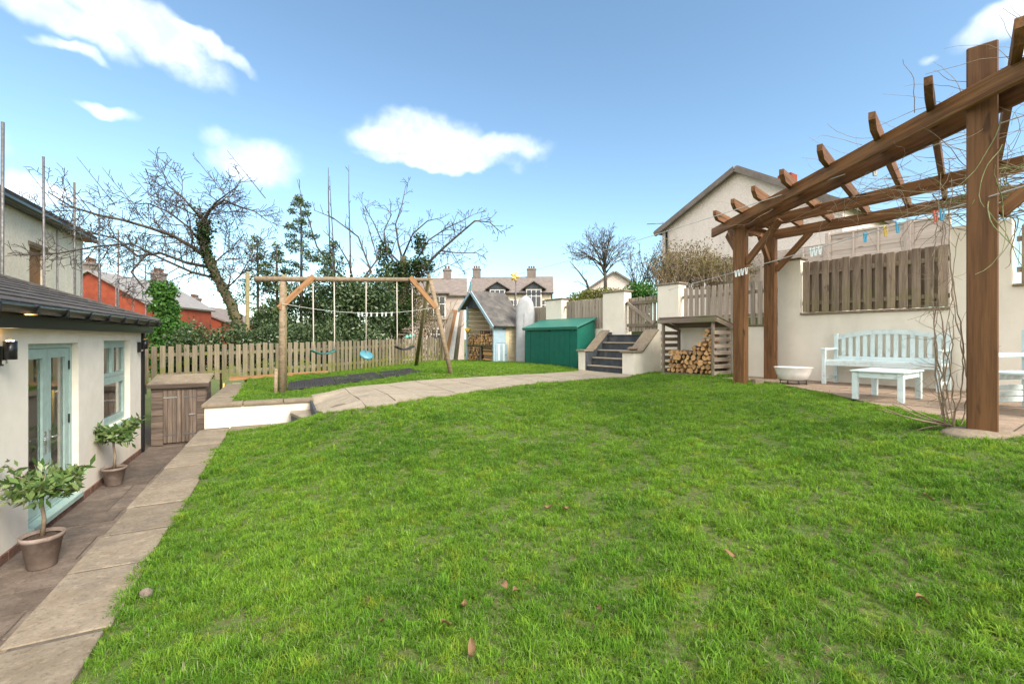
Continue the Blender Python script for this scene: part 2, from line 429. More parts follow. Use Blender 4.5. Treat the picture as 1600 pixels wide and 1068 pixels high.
M_['ivy'] = leaf_mat('ivy_leaf', [(0.018, 0.042, 0.012), (0.035, 0.075, 0.02), (0.07, 0.12, 0.03)])
M_['laurel'] = leaf_mat('evergreen_leaf', [(0.018, 0.044, 0.016), (0.036, 0.078, 0.026), (0.078, 0.130, 0.046), (0.143, 0.169, 0.078)], 0.15, 0.35, 0.5)
M_['bright'] = leaf_mat('bright_ivy_leaf', [(0.03, 0.10, 0.015), (0.055, 0.16, 0.025), (0.10, 0.22, 0.04)])
M_['bay'] = leaf_mat('bay_leaf', [(0.05, 0.10, 0.025), (0.09, 0.17, 0.04), (0.17, 0.26, 0.075), (0.24, 0.31, 0.12)], 0.2, 0.35, 0.5)
M_['olive'] = leaf_mat('olive_brown_leaf', [(0.12, 0.095, 0.04), (0.20, 0.16, 0.065), (0.16, 0.16, 0.05)], 0.2, 0.7, 0.2)
M_['hedge'] = leaf_mat('yellow_green_hedge_leaf', [(0.12, 0.125, 0.03), (0.19, 0.19, 0.045), (0.13, 0.18, 0.035)], 0.2, 0.7, 0.2)
M_['deadleaf'] = leaf_mat('dead_leaf', [(0.13, 0.075, 0.035), (0.20, 0.12, 0.06), (0.26, 0.18, 0.10)], 0.1, 0.7, 0.2)
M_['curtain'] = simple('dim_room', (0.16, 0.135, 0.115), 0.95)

def glass_mat(name, dark):
    m, t, b = newmat(name)
    b.inputs['Base Color'].default_value = (0.9, 0.93, 0.92, 1)
    b.inputs['Roughness'].default_value = 0.015
    b.inputs['Transmission Weight'].default_value = 1.0 - dark
    b.inputs['IOR'].default_value = 1.5
    if dark:
        pos = t.add('ShaderNodeNewGeometry').outputs['Position']
        t.link(t.mix(t.noise(pos, 2.0, 2.0).outputs['Fac'], (0.03, 0.033, 0.036), (0.07, 0.075, 0.08)), b.inputs['Base Color'])
    return m
M_['glass'] = glass_mat('window_glass', 0.0)
M_['farglass'] = glass_mat('far_window_glass', 1.0)

# lawn soil and grass blade
def lawn_mat():
    m, t, b = newmat('lawn_thatch')
    pos = t.add('ShaderNodeNewGeometry').outputs['Position']
    n = t.noise(pos, 1.3, 5.0, 0.65).outputs['Fac']; n2 = t.noise(pos, 30.0, 4.0, 0.7).outputs['Fac']
    col = t.mix(t.smooth(n, 0.35, 0.65), (0.070, 0.125, 0.016), (0.105, 0.15, 0.026))
    col = t.mix(t.smooth(n2, 0.45, 0.65), col, (0.12, 0.092, 0.045))
    t.link(col, b.inputs['Base Color']); b.inputs['Roughness'].default_value = 0.95
    bump(t, b, n2, 1.0, 0.03)
    return m
M_['lawn'] = lawn_mat()
def grass_mat():
    m, t, b = newmat('grass_blade')
    pos = t.add('ShaderNodeNewGeometry').outputs['Position']
    ri = t.add('ShaderNodeNewGeometry').outputs['Random Per Island']
    oi = t.add('ShaderNodeObjectInfo').outputs['Random']
    n1 = t.noise(pos, 0.9, 4.0, 0.6).outputs['Fac']
    n2 = t.noise(pos, 6.5, 4.0, 0.7).outputs['Fac']
    n3 = t.noise(t.vmath('ADD', pos, (31, 7, 3)), 3.6, 4.0, 0.65).outputs['Fac']
    col = t.mix(t.smooth(n1, 0.36, 0.62), (0.118, 0.265, 0.024), (0.195, 0.360, 0.034))
    col = t.mix(t.smooth(n2, 0.5, 0.72, 0, 0.75), col, (0.335, 0.405, 0.055))
    col = t.mix(t.smooth(n3, 0.60, 0.75, 0, 0.6), col, (0.072, 0.190, 0.026))
    tint = t.smooth(t.math('ADD', t.math('MULTIPLY', oi, 0.55), t.math('MULTIPLY', ri, 0.45)), 0.1, 0.9, 0.62, 1.40)
    cmb = t.add('ShaderNodeCombineColor')
    for i in range(3): t.link(tint, cmb.inputs[i])
    col = t.mix(1.0, col, cmb.outputs[0], 'MULTIPLY')
    straw = t.math('ADD', ri, t.math('MULTIPLY', t.math('SUBTRACT', n2, 0.5), -0.5))
    col = t.mix(t.smooth(straw, 0.90, 1.0, 0, 0.85), col, (0.38, 0.37, 0.22))
    t.link(col, b.inputs['Base Color'])
    b.inputs['Roughness'].default_value = 0.6
    b.inputs['Specular IOR Level'].default_value = 0.15
    tr = t.add('ShaderNodeBsdfTranslucent'); t.link(col, tr.inputs[0])
    mx = t.add('ShaderNodeMixShader'); mx.inputs[0].default_value = 0.42
    t.link(b.outputs[0], mx.inputs[1]); t.link(tr.outputs[0], mx.inputs[2])
    t.link(mx.outputs[0], t.n['Material Output'].inputs['Surface'])
    return m
M_['grass'] = grass_mat()

# ------------------------------------------------------------------ terrain
def tps(pts, reg=0.004):
    P = np.array(pts, float); n = len(P)
    d = np.linalg.norm(P[:, None, :2] - P[None, :, :2], axis=2)
    K = np.where(d > 0, d * d * np.log(d + 1e-12), 0) + np.eye(n) * reg
    A = np.zeros((n + 3, n + 3)); A[:n, :n] = K; A[:n, n] = 1; A[:n, n + 1:] = P[:, :2]; A[n, :n] = 1; A[n + 1:, :n] = P[:, :2].T
    s = np.linalg.solve(A, np.concatenate([P[:, 2], [0, 0, 0]]))
    def f(x, y):
        x = np.asarray(x, float); y = np.asarray(y, float)
        r = np.hypot(x[..., None] - P[:, 0], y[..., None] - P[:, 1])
        return (np.where(r > 0, r * r * np.log(r + 1e-12), 0) @ s[:n]) + s[n] + s[n + 1] * x + s[n + 2] * y
    return f
LP = [(*uv(-.8, v), -.02) for v in (-3, -1, 1, 3, 5, 7, 8.3)]
LP += [(*uv(.46, 6.9), .345), (*uv(.55, 8.9), .37), (*uv(.7, 7.8), .38), (*uv(-.4, 8.25), .0), (*uv(.08, 8.2), .05), (*uv(-.3, 7.0), .06), (*uv(.1, 6.6), .16), (-1.13, 8.04, .46), (.1, 9.2, .5), (2.7, 10.6, .53), (1.9, 12.1, .54),
       (3.4, 10.2, .6), (4.16, 8.28, .62), (4.09, 3.96, .62), (4.6, 6.2, .6), (2, 5, .40), (0, 4, .16), (0, 0, 0), (1.7, 1.5, .2), (4, 0, .52),
       (6.5, 6.5, .6), (5.5, 3, .62), (7, 1, .6), (-1.5, -3, -.02), (3, -3, .3), (.3, 13, .56), (-2.2, 9.6, .43)]
TL = tps(LP)
def gp(px, py, fn=None):
    """where the ray of a photo pixel meets the ground"""
    fn = fn or TL
    k = (px - 800) / F; s = (py - HOR) / F
    lo, hi = 0.5, 30.0
    D = np.linspace(0.5, 30, 3000)
    g = EYE - s * D - fn(k * D, D)
    i = np.argmax(g < 0)
    return float(k * D[i]), float(D[i])
PATH_FAR = [gp(*p) for p in ((484, 619), (510, 615), (562, 605), (641, 597), (700, 593), (775, 589), (850, 585), (905, 581))]
PATH_NEAR = [gp(*p) for p in ((505, 648), (560, 640), (615, 632), (692, 620), (745, 612), (797, 605), (870, 598), (930, 593), (985, 590))]
PATH_NEAR.append(nw(8.74, 7.3)); PATH_FAR.append(nw(8.72, 9.2))
UP = [(*uv(-.8, 9), .37), (*uv(-.8, 11), .38), (*uv(.3, 8.95), .38), (-4.49, 8.87, .385), (-7.41, 11.03, .395), (-5.14, 13.06, .46), (-2.06, 18.8, .52),
      (-1.4, 11.4, .57), (-2.6, 12.9, .53), (-.66, 15.6, .62), (-1.9, 17.1, .60), (.4, 15.1, .62), (2.0, 13.1, .58)] + [(x, y, float(TL(x, y))) for x, y in PATH_FAR]
TU = tps(UP)
_fx = np.array([p[0] for p in PATH_FAR]); _fy = np.array([p[1] for p in PATH_FAR])
ca, sa = math.cos(R(26.57)), math.sin(R(26.57))
def Z(x, y):
    x = np.asarray(x, float); y = np.asarray(y, float)
    u = ca * x + sa * y; v = -sa * x + ca * y
    up = np.where(u < .44, v > 8.5, (y > np.interp(x, _fx, _fy)) & (x < 2.05))
    return np.where(up, TU(x, y), TL(x, y))
def z1(x, y): return float(Z(x, y))
TERR = -.85
def TLf(x, y): return float(TL(x, y))
# ground: the one sheet that runs to the horizon, below the garden terraces
def ring_ground():
    V, Fc = [], []
    n = 40
    for i in range(n + 1):
        for j in range(n + 1):
            a = (i / n * 2 - 1); b = (j / n * 2 - 1)
            x = math.copysign(abs(a) ** 2.5, a) * 900; y = math.copysign(abs(b) ** 2.5, b) * 900
            V.append((x, y, -0.95))
    for i in range(n):
        for j in range(n):
            k = i * (n + 1) + j
            Fc.append((k, k + n + 1, k + n + 2, k + 1))
    return mesh_obj('ground', V, Fc, M_['lawn'])
struct(ring_ground())

us = sorted(set([round(-.8 + .155 * i, 3) for i in range(8)] + [.44] + [round(.44 + .3 * i, 3) for i in range(1, 36)]))
vs = sorted(set([round(-4 + .3 * i, 3) for i in range(41)] + [8.3, 8.95] + [round(8.95 + .3 * i, 3) for i in range(1, 40)]))
def build_lawn():
    U, Vv = np.meshgrid(us, vs, indexing='ij')
    X = ca * U - sa * Vv; Y = sa * U + ca * Vv
    idx = {}; V = []; Fc = []
    def vid(i, j, up):
        k = (i, j, up)
        if k not in idx:
            idx[k] = len(V)
            x, y = X[i, j], Y[i, j]
            pin = lambda pl: bool(inside(pl, np.float64(x), np.float64(y)))
            low = .09 if pin(PATH_POLY) or pin(PATIO_POLY) else .25 if pin(STEP_POLY) else 0.0
            V.append((x, y, float(TU(x, y) if up == 1 else TL(x, y) if up == 0 else Z(x, y)) - low))
        return idx[k]
    for i in range(len(us) - 1):
        for j in range(len(vs) - 1):
            u0, u1, v0, v1 = us[i], us[i + 1], vs[j], vs[j + 1]
            if u1 <= .44 + 1e-6 and v0 >= 8.3 - 1e-6 and v1 <= 8.95 + 1e-6: continue
            x, y = uv((u0 + u1) / 2, (v0 + v1) / 2)
            n_, w_ = to_nw(x, y)
            if n_ > 9.9: continue
            up = (1 if v0 >= 8.9 else 0) if u1 <= .44 + 1e-6 else 2
            Fc.append((vid(i, j, up), vid(i + 1, j, up), vid(i + 1, j + 1, up), vid(i, j + 1, up)))
    return mesh_obj('lawn', V, Fc, M_['lawn'], smooth=True)

# raised land behind the right-hand wall
o = fboxes('raised_ground', RF, [((10.02, 60), (-8, 13.3), (-.9, 1.55)), ((14.2, 60), (-8, 13.3), (1.55, 2.1))], M_['lawn']); struct(o)

# ------------------------------------------------------------------ paving
def clip_poly(poly, a, b):
    """keep the part of poly left of the line a->b"""
    out = []
    def side(p): return (b[0] - a[0]) * (p[1] - a[1]) - (b[1] - a[1]) * (p[0] - a[0])
    for i in range(len(poly)):
        p, q = poly[i], poly[(i + 1) % len(poly)]
        sp, sq = side(p), side(q)
        if sp >= 0: out.append(p)
        if (sp >= 0) != (sq >= 0):
            t = sp / (sp - sq); out.append((p[0] + t * (q[0] - p[0]), p[1] + t * (q[1] - p[1])))
    return out
def area(poly): return 0.5 * sum(poly[i][0] * poly[(i + 1) % len(poly)][1] - poly[(i + 1) % len(poly)][0] * poly[i][1] for i in range(len(poly)))
def inside(poly, x, y):
    x = np.asarray(x); y = np.asarray(y); r = np.zeros(x.shape, bool); n = len(poly)
    for i in range(n):
        (xa, ya), (xb, yb) = poly[i], poly[(i + 1) % n]
        c = ((ya > y) != (yb > y)) & (x < (xb - xa) * (y - ya) / (yb - ya + 1e-12) + xa)
        r ^= c
    return r
def slabs(parent, region, rects, mat, zf, top=0.014, thick=0.05, jig=0.003):
    if area(region) < 0: region = region[::-1]
    for rc in rects:
        if area(rc) < 0: rc = rc[::-1]
        pl = list(region)
        for i in range(len(rc)): pl = clip_poly(pl, rc[i], rc[(i + 1) % len(rc)]) if pl else pl
        if len(pl) < 3 or abs(area(pl)) < 0.02: continue
        clean = [p for i, p in enumerate(pl) if math.hypot(p[0] - pl[i - 1][0], p[1] - pl[i - 1][1]) > 0.004]
        if len(clean) < 3: continue
        cx = sum(p[0] for p in clean) / len(clean); cy = sum(p[1] for p in clean) / len(clean)
        dz = random.uniform(-jig, jig)
        zs = [zf(p[0], p[1]) + top + dz for p in clean]
        c0 = zf(cx, cy)
        prism('paving_slab', [(p[0] - cx, p[1] - cy) for p in clean], [z - thick - c0 for z in zs], [z - c0 for z in zs], mat, parent, T(cx, cy, c0))
def drape(name, poly, zf, off, mat):
    return prism(name, poly, [zf(*p) + off - .05 for p in poly], [zf(*p) + off for p in poly], mat)
def strip_sheet(name, near, far, zf, off, mat, n=40):
    """sheet between two edges, draped on the ground"""
    def samp(pl, t):
        d = np.array(pl); seg = np.r_[0, np.cumsum(np.hypot(*np.diff(d, axis=0).T))]; s = t * seg[-1]
        return np.interp(s, seg, d[:, 0]), np.interp(s, seg, d[:, 1])
    V, Fc = [], []
    for i in range(n + 1):
        a = samp(near, i / n); b = samp(far, i / n)
        for j in range(5):
            x = a[0] + (b[0] - a[0]) * j / 4; y = a[1] + (b[1] - a[1]) * j / 4
            V.append((x, y, zf(x, y) + off))
    for i in range(n):
        for j in range(4):
            k = i * 5 + j; Fc.append((k, k + 5, k + 6, k + 1))
    return mesh_obj(name, V, Fc, mat)
PATH_POLY = PATH_NEAR + PATH_FAR[::-1]
STEP_UV = [(.09, 8.71), (.09, 8.50), (.40, 7.28), (.40, 8.71)]
STEP_POLY = [uv(.05, 8.95), uv(.05, 8.45), uv(.2, 7.75), uv(.44, 6.95), uv(.46, 8.95)]
path = struct(strip_sheet('path', PATH_NEAR, PATH_FAR, TLf, -.006, M_['sandjoint']))
rects = []
v_ = 5.0                                  # rows of flags laid along the house direction
row = 0
u_ = .44
while u_ < 9:
    wd = random.choice((.45, .6, .75)); v_ = 1.0 + random.random() * .4
    while v_ < 12.5:
        ln = random.choice((.45, .6, .75, .9)); g = .006
        rects.append([uv(u_ + g, v_ + g), uv(u_ + wd - g, v_ + g), uv(u_ + wd - g, v_ + ln - g), uv(u_ + g, v_ + ln - g)])
        v_ += ln
    u_ += wd
slabs(path, PATH_POLY, rects, M_['pathstone'], TLf, top=0.032, thick=.11)

PATIO_EDGE = [nw(8.7, 5.15), gp(1215, 600), gp(1290, 616), gp(1400, 641), gp(1500, 658), (4.3, 3.7), (4.9, 2.2), (6.2, .5)]
PATIO_POLY = PATIO_EDGE + [nw(9.8, -3.5), nw(9.8, 5.15)]
struct(build_lawn())
def zp(x, y): return .625
patio = struct(prism('patio', PATIO_POLY, .45, .630, M_['mortar']))
rects = []
n_ = 3.0
while n_ < 9.8:
    wd = random.choice((.5, .62, .8)); w_ = -4 + random.random() * .5
    while w_ < 6:
        ln = random.choice((.6, .75, .95)); g = .012
        rects.append([nw(n_ + g, w_ + g), nw(n_ + wd - g, w_ + g), nw(n_ + wd - g, w_ + ln - g), nw(n_ + g, w_ + ln - g)]); w_ += ln
    n_ += wd
slabs(patio, PATIO_POLY, rects, M_['patio'], zp, top=0.01, thick=.04)

terrace = struct(fboxes('terrace', HF, [((-3.6, -1.0), (-2, 15), (-1.0, TERR - .006))], M_['mortar']))
rects = []
v_ = -1.0
while v_ < 13.5:
    ln = random.choice((.42, .5, .6, .62)); u_ = -2.56
    cuts = random.choice(([.62, .8], [.8, .62], [.45, .55, .45], [.9, .5]))
    for c in cuts:
        g = .009
        rects.append([uv(u_ + g, v_ + g), uv(min(u_ + c, -1.16) - g, v_ + g), uv(min(u_ + c, -1.16) - g, v_ + ln - g), uv(u_ + g, v_ + ln - g)]); u_ += c
    v_ += ln
slabs(terrace, [uv(-2.57, -1), uv(-1.15, -1), uv(-1.15, 13.4), uv(-2.57, 13.4)], rects, M_['terrace'], lambda x, y: TERR, top=0, thick=.04, jig=.003)

# ------------------------------------------------------------------ retaining wall between terrace and lawn, and the raised bed wall
rw = thing('retaining_wall', 'long low retaining wall topped with worn sandstone slabs between lawn and terrace', 'wall', (*uv(-1, 4), TERR))
fboxes('wall_body', HF, [((-1.13, -.83), (-2, 8.76), (-.95, -.09))], M_['wallwhite'], rw)
fboxes('mortar_bed', HF, [((-1.16, -.81), (-2, 8.745), (-.089, -.007))], M_['mortar'], rw)
v_ = -1.6
for k, ln in enumerate((.9, .85, .95, .62, .55, .68, .78, .60, .62, .70, .64, .58, .55, .62, .6)):
    if v_ + ln > 8.74: ln = 8.74 - v_
    if ln < .1: break
    a = random.uniform(-.012, .012); j = random.uniform(-.015, .015)
    pl = [(-1.20 + a, v_ + .016), (-.79 + j, v_ + .016 + j), (-.79 + j, v_ + ln - .014 + a), (-1.20 + a, v_ + ln - .014 + a)]
    V_ = [(x, y + 0, -.06) for x, y in pl]
    zt = random.uniform(-.004, .006)
    cx, cy = -1.0, v_ + ln / 2
    bm = bmesh.new()
    lo = [bm.verts.new((x - cx, y - cy, -.06)) for x, y in pl]; hi = [bm.verts.new((x - cx, y - cy, zt)) for x, y in pl]
    bm.faces.new(lo[::-1]); bm.faces.new(hi)
    for q in range(4): bm.faces.new((lo[q], lo[(q + 1) % 4], hi[(q + 1) % 4], hi[q]))
    bmesh.ops.bevel(bm, geom=[e for e in bm.edges if all(vv in hi for vv in e.verts)], offset=.005, segments=1, affect='EDGES')
    me = bpy.data.meshes.new('coping_stone'); bm.to_mesh(me); bm.free(); me.materials.append(M_['sand'])
    put(bpy.data.objects.new('coping_stone', me), HF @ T(cx, cy, 0), rw)
    v_ += ln
for (u0, u1) in ((-.785, -.2), (-.192, .09)):
    fb('coping_stone', HF, (u0, u1), (8.36, 8.74), (-.06, .002), M_['sand'], rw, .008)

lw = thing('raised_bed_wall', 'low white rendered wall with stone edging in front of the swing lawn', 'wall', (*uv(-.4, 8.85), 0))
fboxes('wall_body', HF, [((-1.15, .44), (8.76, 8.93), (-.1, .33)), ((-1.15, -.98), (8.93, 13.2), (-.95, .33))], M_['wallwhite'], lw)
for (u0, u1) in ((-1.19, -.62), (-.612, -.02), (-.012, .46)):
    fb('coping_stone', HF, (u0, u1), (8.72, 9.0), (.331, .388), M_['sand'], lw, .008)
for (v0, v1) in ((9.008, 9.9), (9.91, 10.8), (10.81, 11.7), (11.71, 12.5)):
    fb('coping_stone', HF, (-1.19, -.80), (v0, v1), (.331, .386), M_['sand'], lw, .008)
st = thing('garden_step', 'single stone step with dark risers beside the low white wall', 'step', (*uv(.27, 8.2), 0))
prism('riser', [(u + (.012 if i < 2 else 0), v) for i, (u, v) in enumerate(STEP_UV)], -.1, .155, M_['slate'], st, HF)
prism('tread', STEP_UV, .157, .20, M_['pathstone'], st, HF)
fb('path_riser', HF, (.402, .438), (7.25, 8.715), (-.1, .36), M_['slate'], st, .003)

# ------------------------------------------------------------------ house extension on the left
HU = -2.58
house = thing('house_extension', 'single-storey cream rendered house extension with grey tiled roof and black gutter', 'house', (*uv(HU, 8), TERR))
V0, V1 = 2.5, 11.52
DV0, DV1, DZ0, DZ1 = 7.02, 8.42, TERR + .12, 1.385
WV0, WV1, WZ0, WZ1 = 9.42, 10.80, -.02, 1.41
WT = 1.60
th = (HU - .28, HU)
fboxes('wall', HF, [(th, (V0, DV0), (TERR + .09, WT)), (th, (DV1, WV0), (TERR + .09, WT)), (th, (WV1, V1), (TERR + .09, WT)),
                    (th, (DV0, DV1), (DZ1, WT)), (th, (DV0, DV1), (TERR + .09, DZ0)), (th, (WV0, WV1), (WZ1, WT)), (th, (WV0, WV1), (TERR + .09, WZ0)),
                    ((HU - 3.6, HU - .28), (V1 - .28, V1), (TERR + .09, WT))], M_['cream'], house)
pl_ = fboxes('plinth', HF, [((HU - .26, HU - .02), (V0, V1 - .02), (-.95, TERR + .09))], M_['mortar'], house)
v_ = 3.0
while v_ < V1 - .2:
    fb('brick', HF, (HU - .1, HU + .012), (v_, v_ + .212), (TERR - .03, TERR + .086), M_['brick'], pl_, .004); v_ += .224
# dim room behind the glass: back wall, floor, ceiling and a couple of furnishings
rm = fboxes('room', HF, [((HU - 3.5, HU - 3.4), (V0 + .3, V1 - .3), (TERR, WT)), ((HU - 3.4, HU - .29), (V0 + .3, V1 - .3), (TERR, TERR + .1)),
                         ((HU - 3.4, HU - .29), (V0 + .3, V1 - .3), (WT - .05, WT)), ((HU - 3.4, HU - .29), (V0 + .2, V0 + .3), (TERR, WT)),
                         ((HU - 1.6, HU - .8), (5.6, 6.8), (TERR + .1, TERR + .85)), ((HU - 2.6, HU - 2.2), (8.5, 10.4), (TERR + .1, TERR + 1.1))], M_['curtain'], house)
# French doors
def leaf(v0, v1, hinge_near):
    d = fboxes('door', HF, [((HU - .14, HU - .085), (v0, v0 + .11), (DZ0 + .06, DZ1 - .065)), ((HU - .14, HU - .085), (v1 - .11, v1), (DZ0 + .06, DZ1 - .065)),
                            ((HU - .14, HU - .085), (v0 + .11, v1 - .11), (DZ1 - .185, DZ1 - .065)), ((HU - .14, HU - .085), (v0 + .11, v1 - .11), (DZ0 + .06, DZ0 + .26))], M_['sage'], house)
    fb('pane', HF, (HU - .120, HU - .108), (v0 + .112, v1 - .112), (DZ0 + .262, DZ1 - .187), M_['glass'], d, 0)
    s = v1 - .055 if hinge_near else v0 + .055
    h = fb('handle', HF, (HU - .084, HU - .074), (s - .022, s + .022), (.02, .30), M_['steel'], d, .003)
    p0 = HF @ Vector((HU - .045, s, .20)); p1 = HF @ Vector((HU - .045, s + (-.13 if hinge_near else .13), .20))
    tube('lever', [HF @ Vector((HU - .075, s, .20)), p0, p1], .010, M_['steel'], d, 8)
    for hz in (DZ0 + .3, .35, DZ1 - .3):
        hv = v0 + .004 if hinge_near else v1 - .004
        fb('hinge', HF, (HU - .085, HU - .068), (hv - .012, hv + .012), (hz - .06, hz + .06), M_['black'], d, .003)
mid = (DV0 + DV1) / 2
leaf(DV0 + .065, mid - .004, True)
leaf(mid + .004, DV1 - .065, False)
fboxes('door_frame', HF, [((HU - .16, HU - .07), (DV0, DV0 + .06), (DZ0, DZ1)), ((HU - .16, HU - .07), (DV1 - .06, DV1), (DZ0, DZ1)),
                          ((HU - .16, HU - .07), (DV0 + .06, DV1 - .06), (DZ1 - .06, DZ1)), ((HU - .16, HU - .07), (DV0 + .06, DV1 - .06), (DZ0, DZ0 + .055))], M_['sage'], house)
fb('door_sill', HF, (HU - .07, HU + .05), (DV0 - .02, DV1 + .02), (DZ0 - .035, DZ0 + .03), M_['sage'], house, .005)
# window
win = fboxes('window', HF, [((HU - .16, HU - .08), (WV0, WV0 + .06), (WZ0, WZ1)), ((HU - .16, HU - .08), (WV1 - .06, WV1), (WZ0, WZ1)),
                            ((HU - .16, HU - .08), (WV0 + .06, WV1 - .06), (WZ1 - .07, WZ1)), ((HU - .16, HU - .08), (WV0 + .06, WV1 - .06), (WZ0, WZ0 + .07)),
                            ((HU - .16, HU - .08), (WV0 + .06, WV1 - .06), (.73, .80))], M_['sage'], house)
wm = (WV0 + WV1) / 2
for (a, b, z0, z1_) in ((WV0 + .062, wm - .003, .802, WZ1 - .072), (wm + .003, WV1 - .062, .802, WZ1 - .072), (WV0 + .062, WV1 - .062, WZ0 + .072, .728)):
    s = fboxes('sash', HF, [((HU - .15, HU - .07), (a, a + .055), (z0, z1_)), ((HU - .15, HU - .07), (b - .055, b), (z0, z1_)),
                            ((HU - .15, HU - .07), (a + .055, b - .055), (z0, z0 + .055)), ((HU - .15, HU - .07), (a + .055, b - .055), (z1_ - .055, z1_))], M_['sage'], win)
    fb('pane', HF, (HU - .115, HU - .103), (a + .056, b - .056), (z0 + .056, z1_ - .056), M_['glass'], win, 0)
fb('window_sill', HF, (HU - .08, HU + .045), (WV0 - .03, WV1 + .03), (WZ0 - .05, WZ0 - .002), M_['sage'], win, .006)
# eaves
fb('fascia', HF, (HU + .02, HU + .16), (V0, V1 + .22), (WT - .05, WT + .17), M_['black'], house, .003)
gut = []
for k in range(9):
    t = math.pi * (1 + k / 8); gut.append((HU + .235 + .072 * math.cos(t), WT + .185 + .085 * math.sin(t)))
gut2 = [(x + (.005 if i > 4 else -.005) * 0 - 0, z + .008) for i, (x, z) in enumerate(gut)]
V_, F_ = [], []
for vv in (V0, V1 + .27):
    for (x, z) in gut: V_.append((x, vv, z))
    for (x, z) in gut: V_.append((HU + .235 + (x - HU - .235) * .88, vv, z + .004))
n = 9
for k in range(n - 1):
    F_ += [(k, k + 1, 2 * n + k + 1, 2 * n + k), (n + k + 1, n + k, 3 * n + k, 3 * n + k + 1)]
F_ += [(0, 2 * n, 3 * n, n), (n - 1, 2 * n - 1, 4 * n - 1, 3 * n - 1), tuple(range(2 * n, 3 * n))]
gu = mesh_obj('gutter', V_, F_, M_['black'], house, HF, True)
v_ = V0 + .3
while v_ < V1 + .2:
    fb('bracket', HF, (HU + .16, HU + .31), (v_, v_ + .045), (WT + .085, WT + .195), M_['black'], gu, .02); v_ += .72
fb('downpipe', HF, (HU - .02, HU + .05), (V1 + .03, V1 + .10), (TERR, WT), M_['black'], house, .02)
# roof: battened slab carrying single tiles
PITCH = R(18.5)
RM = HF @ T(HU + .24, 0, WT + .195) @ Matrix.Rotation(PITCH, 4, 'Y') @ Matrix.Scale(-1, 4, (1, 0, 0))
RM = HF @ T(HU + .24, 0, WT + .195) @ Matrix.Rotation(math.pi, 4, 'Z') @ Matrix.Rotation(-PITCH, 4, 'Y')   # local x climbs the slope, local y runs towards the camera
roof = fboxes('roof', RM, [((.05, 3.2), (-(V1 + .2), -V0), (-.09, -.03))], M_['felt'], house)
for c in range(10):
    off = .165 if c % 2 else 0
    y = V0 + off
    while y < V1 + .2:
        e = min(y + .326, V1 + .24)
        M = RM @ T(c * .30 + .18, -(y + e) / 2, .005) @ Matrix.Rotation(R(3.2), 4, 'Y')
        box('roof_tile', M, (.40, round(e - y - .006, 3), .024), M_['tile'], roof, .004)
        y += .33
fb('verge_cap', RM, (-.02, 3.2), (-(V1 + .275), -(V1 + .20)), (-.07, .055), M_['tile'], roof, .008)
fb('lead_roll', RM, (2.9, 3.2), (-(V1 + .2), -V0), (.04, .13), M_['felt'], roof, .03)

# wall lights
def wall_light(v, label, lit):
    t = thing('wall_light', label, 'light', (*uv(HU, v), 1.25), 'black wall lights on the cream extension')
    fb('backplate', HF, (HU + .001, HU + .05), (v - .045, v + .045), (1.17, 1.37), M_['black'], t, .006)
    c = HF @ Vector((HU + .11, v, 0))
    lathe('shade', [(.034, 1.235), (.052, 1.235), (.052, 1.42), (.036, 1.42)], M_['black'], t, T(c.x, c.y, 0), 20)
    m, tt, b = newmat('lamp_glow' if lit else 'lamp_off')
    pos = tt.add('ShaderNodeNewGeometry').outputs['Position']
    tt.link(tt.mix(tt.noise(pos, 5).outputs['Fac'], (.9, .55, .2), (1, .6, .25)), b.inputs['Base Color'])
    if lit:
        b.inputs['Emission Color'].default_value = (1, .52, .12, 1); b.inputs['Emission Strength'].default_value = 12
    lathe('bulb', [(.022, 1.405), (.03, 1.424), (.012, 1.432)], m, t, T(c.x, c.y, 0), 14)
    fb('sensor', HF, (HU + .052, HU + .085), (v - .02, v + .02), (1.19, 1.235), M_['steel'], t, .006)
    if lit:
        L = bpy.data.lights.new('wall_lamp', 'SPOT'); L.energy = 14; L.color = (1, .55, .16); L.spot_size = R(100); L.spot_blend = .6; L.shadow_soft_size = .03
        lo = bpy.data.objects.new('wall_lamp', L); lo.location = (c.x, c.y, 1.44); lo.rotation_euler = (R(180), 0, 0); COL.objects.link(lo)
wall_light(6.36, 'lit black cylinder wall light beside the French doors', True)
wall_light(11.30, 'black cylinder wall light at the far corner of the extension', False)

# main house block behind the extension
mb = thing('neighbour_house', 'two-storey white roughcast house wall behind the scaffolding with dark gutter', 'house', (*uv(-6.5, 18), -.9))
MU = -6.5
W1 = (17.75, 18.75, 2.3, 4.1)
W0 = (15.2, 15.9, 2.2, 4.0)
fboxes('wall', HF, [((MU - .3, MU), (11, W0[0]), (-.9, 5.0)), ((MU - .3, MU), (W0[1], W1[0]), (-.9, 5.0)), ((MU - .3, MU), (W1[1], 21.6), (-.9, 5.0)),
                    ((MU - .3, MU), (W0[0], W0[1]), (W0[3], 5.0)), ((MU - .3, MU), (W0[0], W0[1]), (-.9, W0[2])),
                    ((MU - .3, MU), (W1[0], W1[1]), (W1[3], 5.0)), ((MU - .3, MU), (W1[0], W1[1]), (-.9, W1[2])), ((MU - 6, MU - .3), (21.3, 21.6), (-.9, 5.0))], M_['pebble'], mb)
for (a, b, z0, z1_) in (W0, W1):
    wv = fb('window', HF, (MU - .2, MU - .12), (a, b), (z0, z1_), M_['brace'], mb, .01)
    fb('lintel', HF, (MU - .1, MU + .03), (a - .08, b + .08), (z1_ + .003, z1_ + .12), M_['sand'], wv, .01)
rf = fboxes('roof', HF @ T(MU + .3, 0, 5.05) @ Matrix.Rotation(R(14), 4, 'Y'), [((-6.5, 0), (10.5, 21.9), (0, .12))], M_['tile'], mb)
fb('gutter', HF, (MU + .2, MU + .36), (10.5, 21.9), (4.92, 5.08), M_['black'], mb, .05)
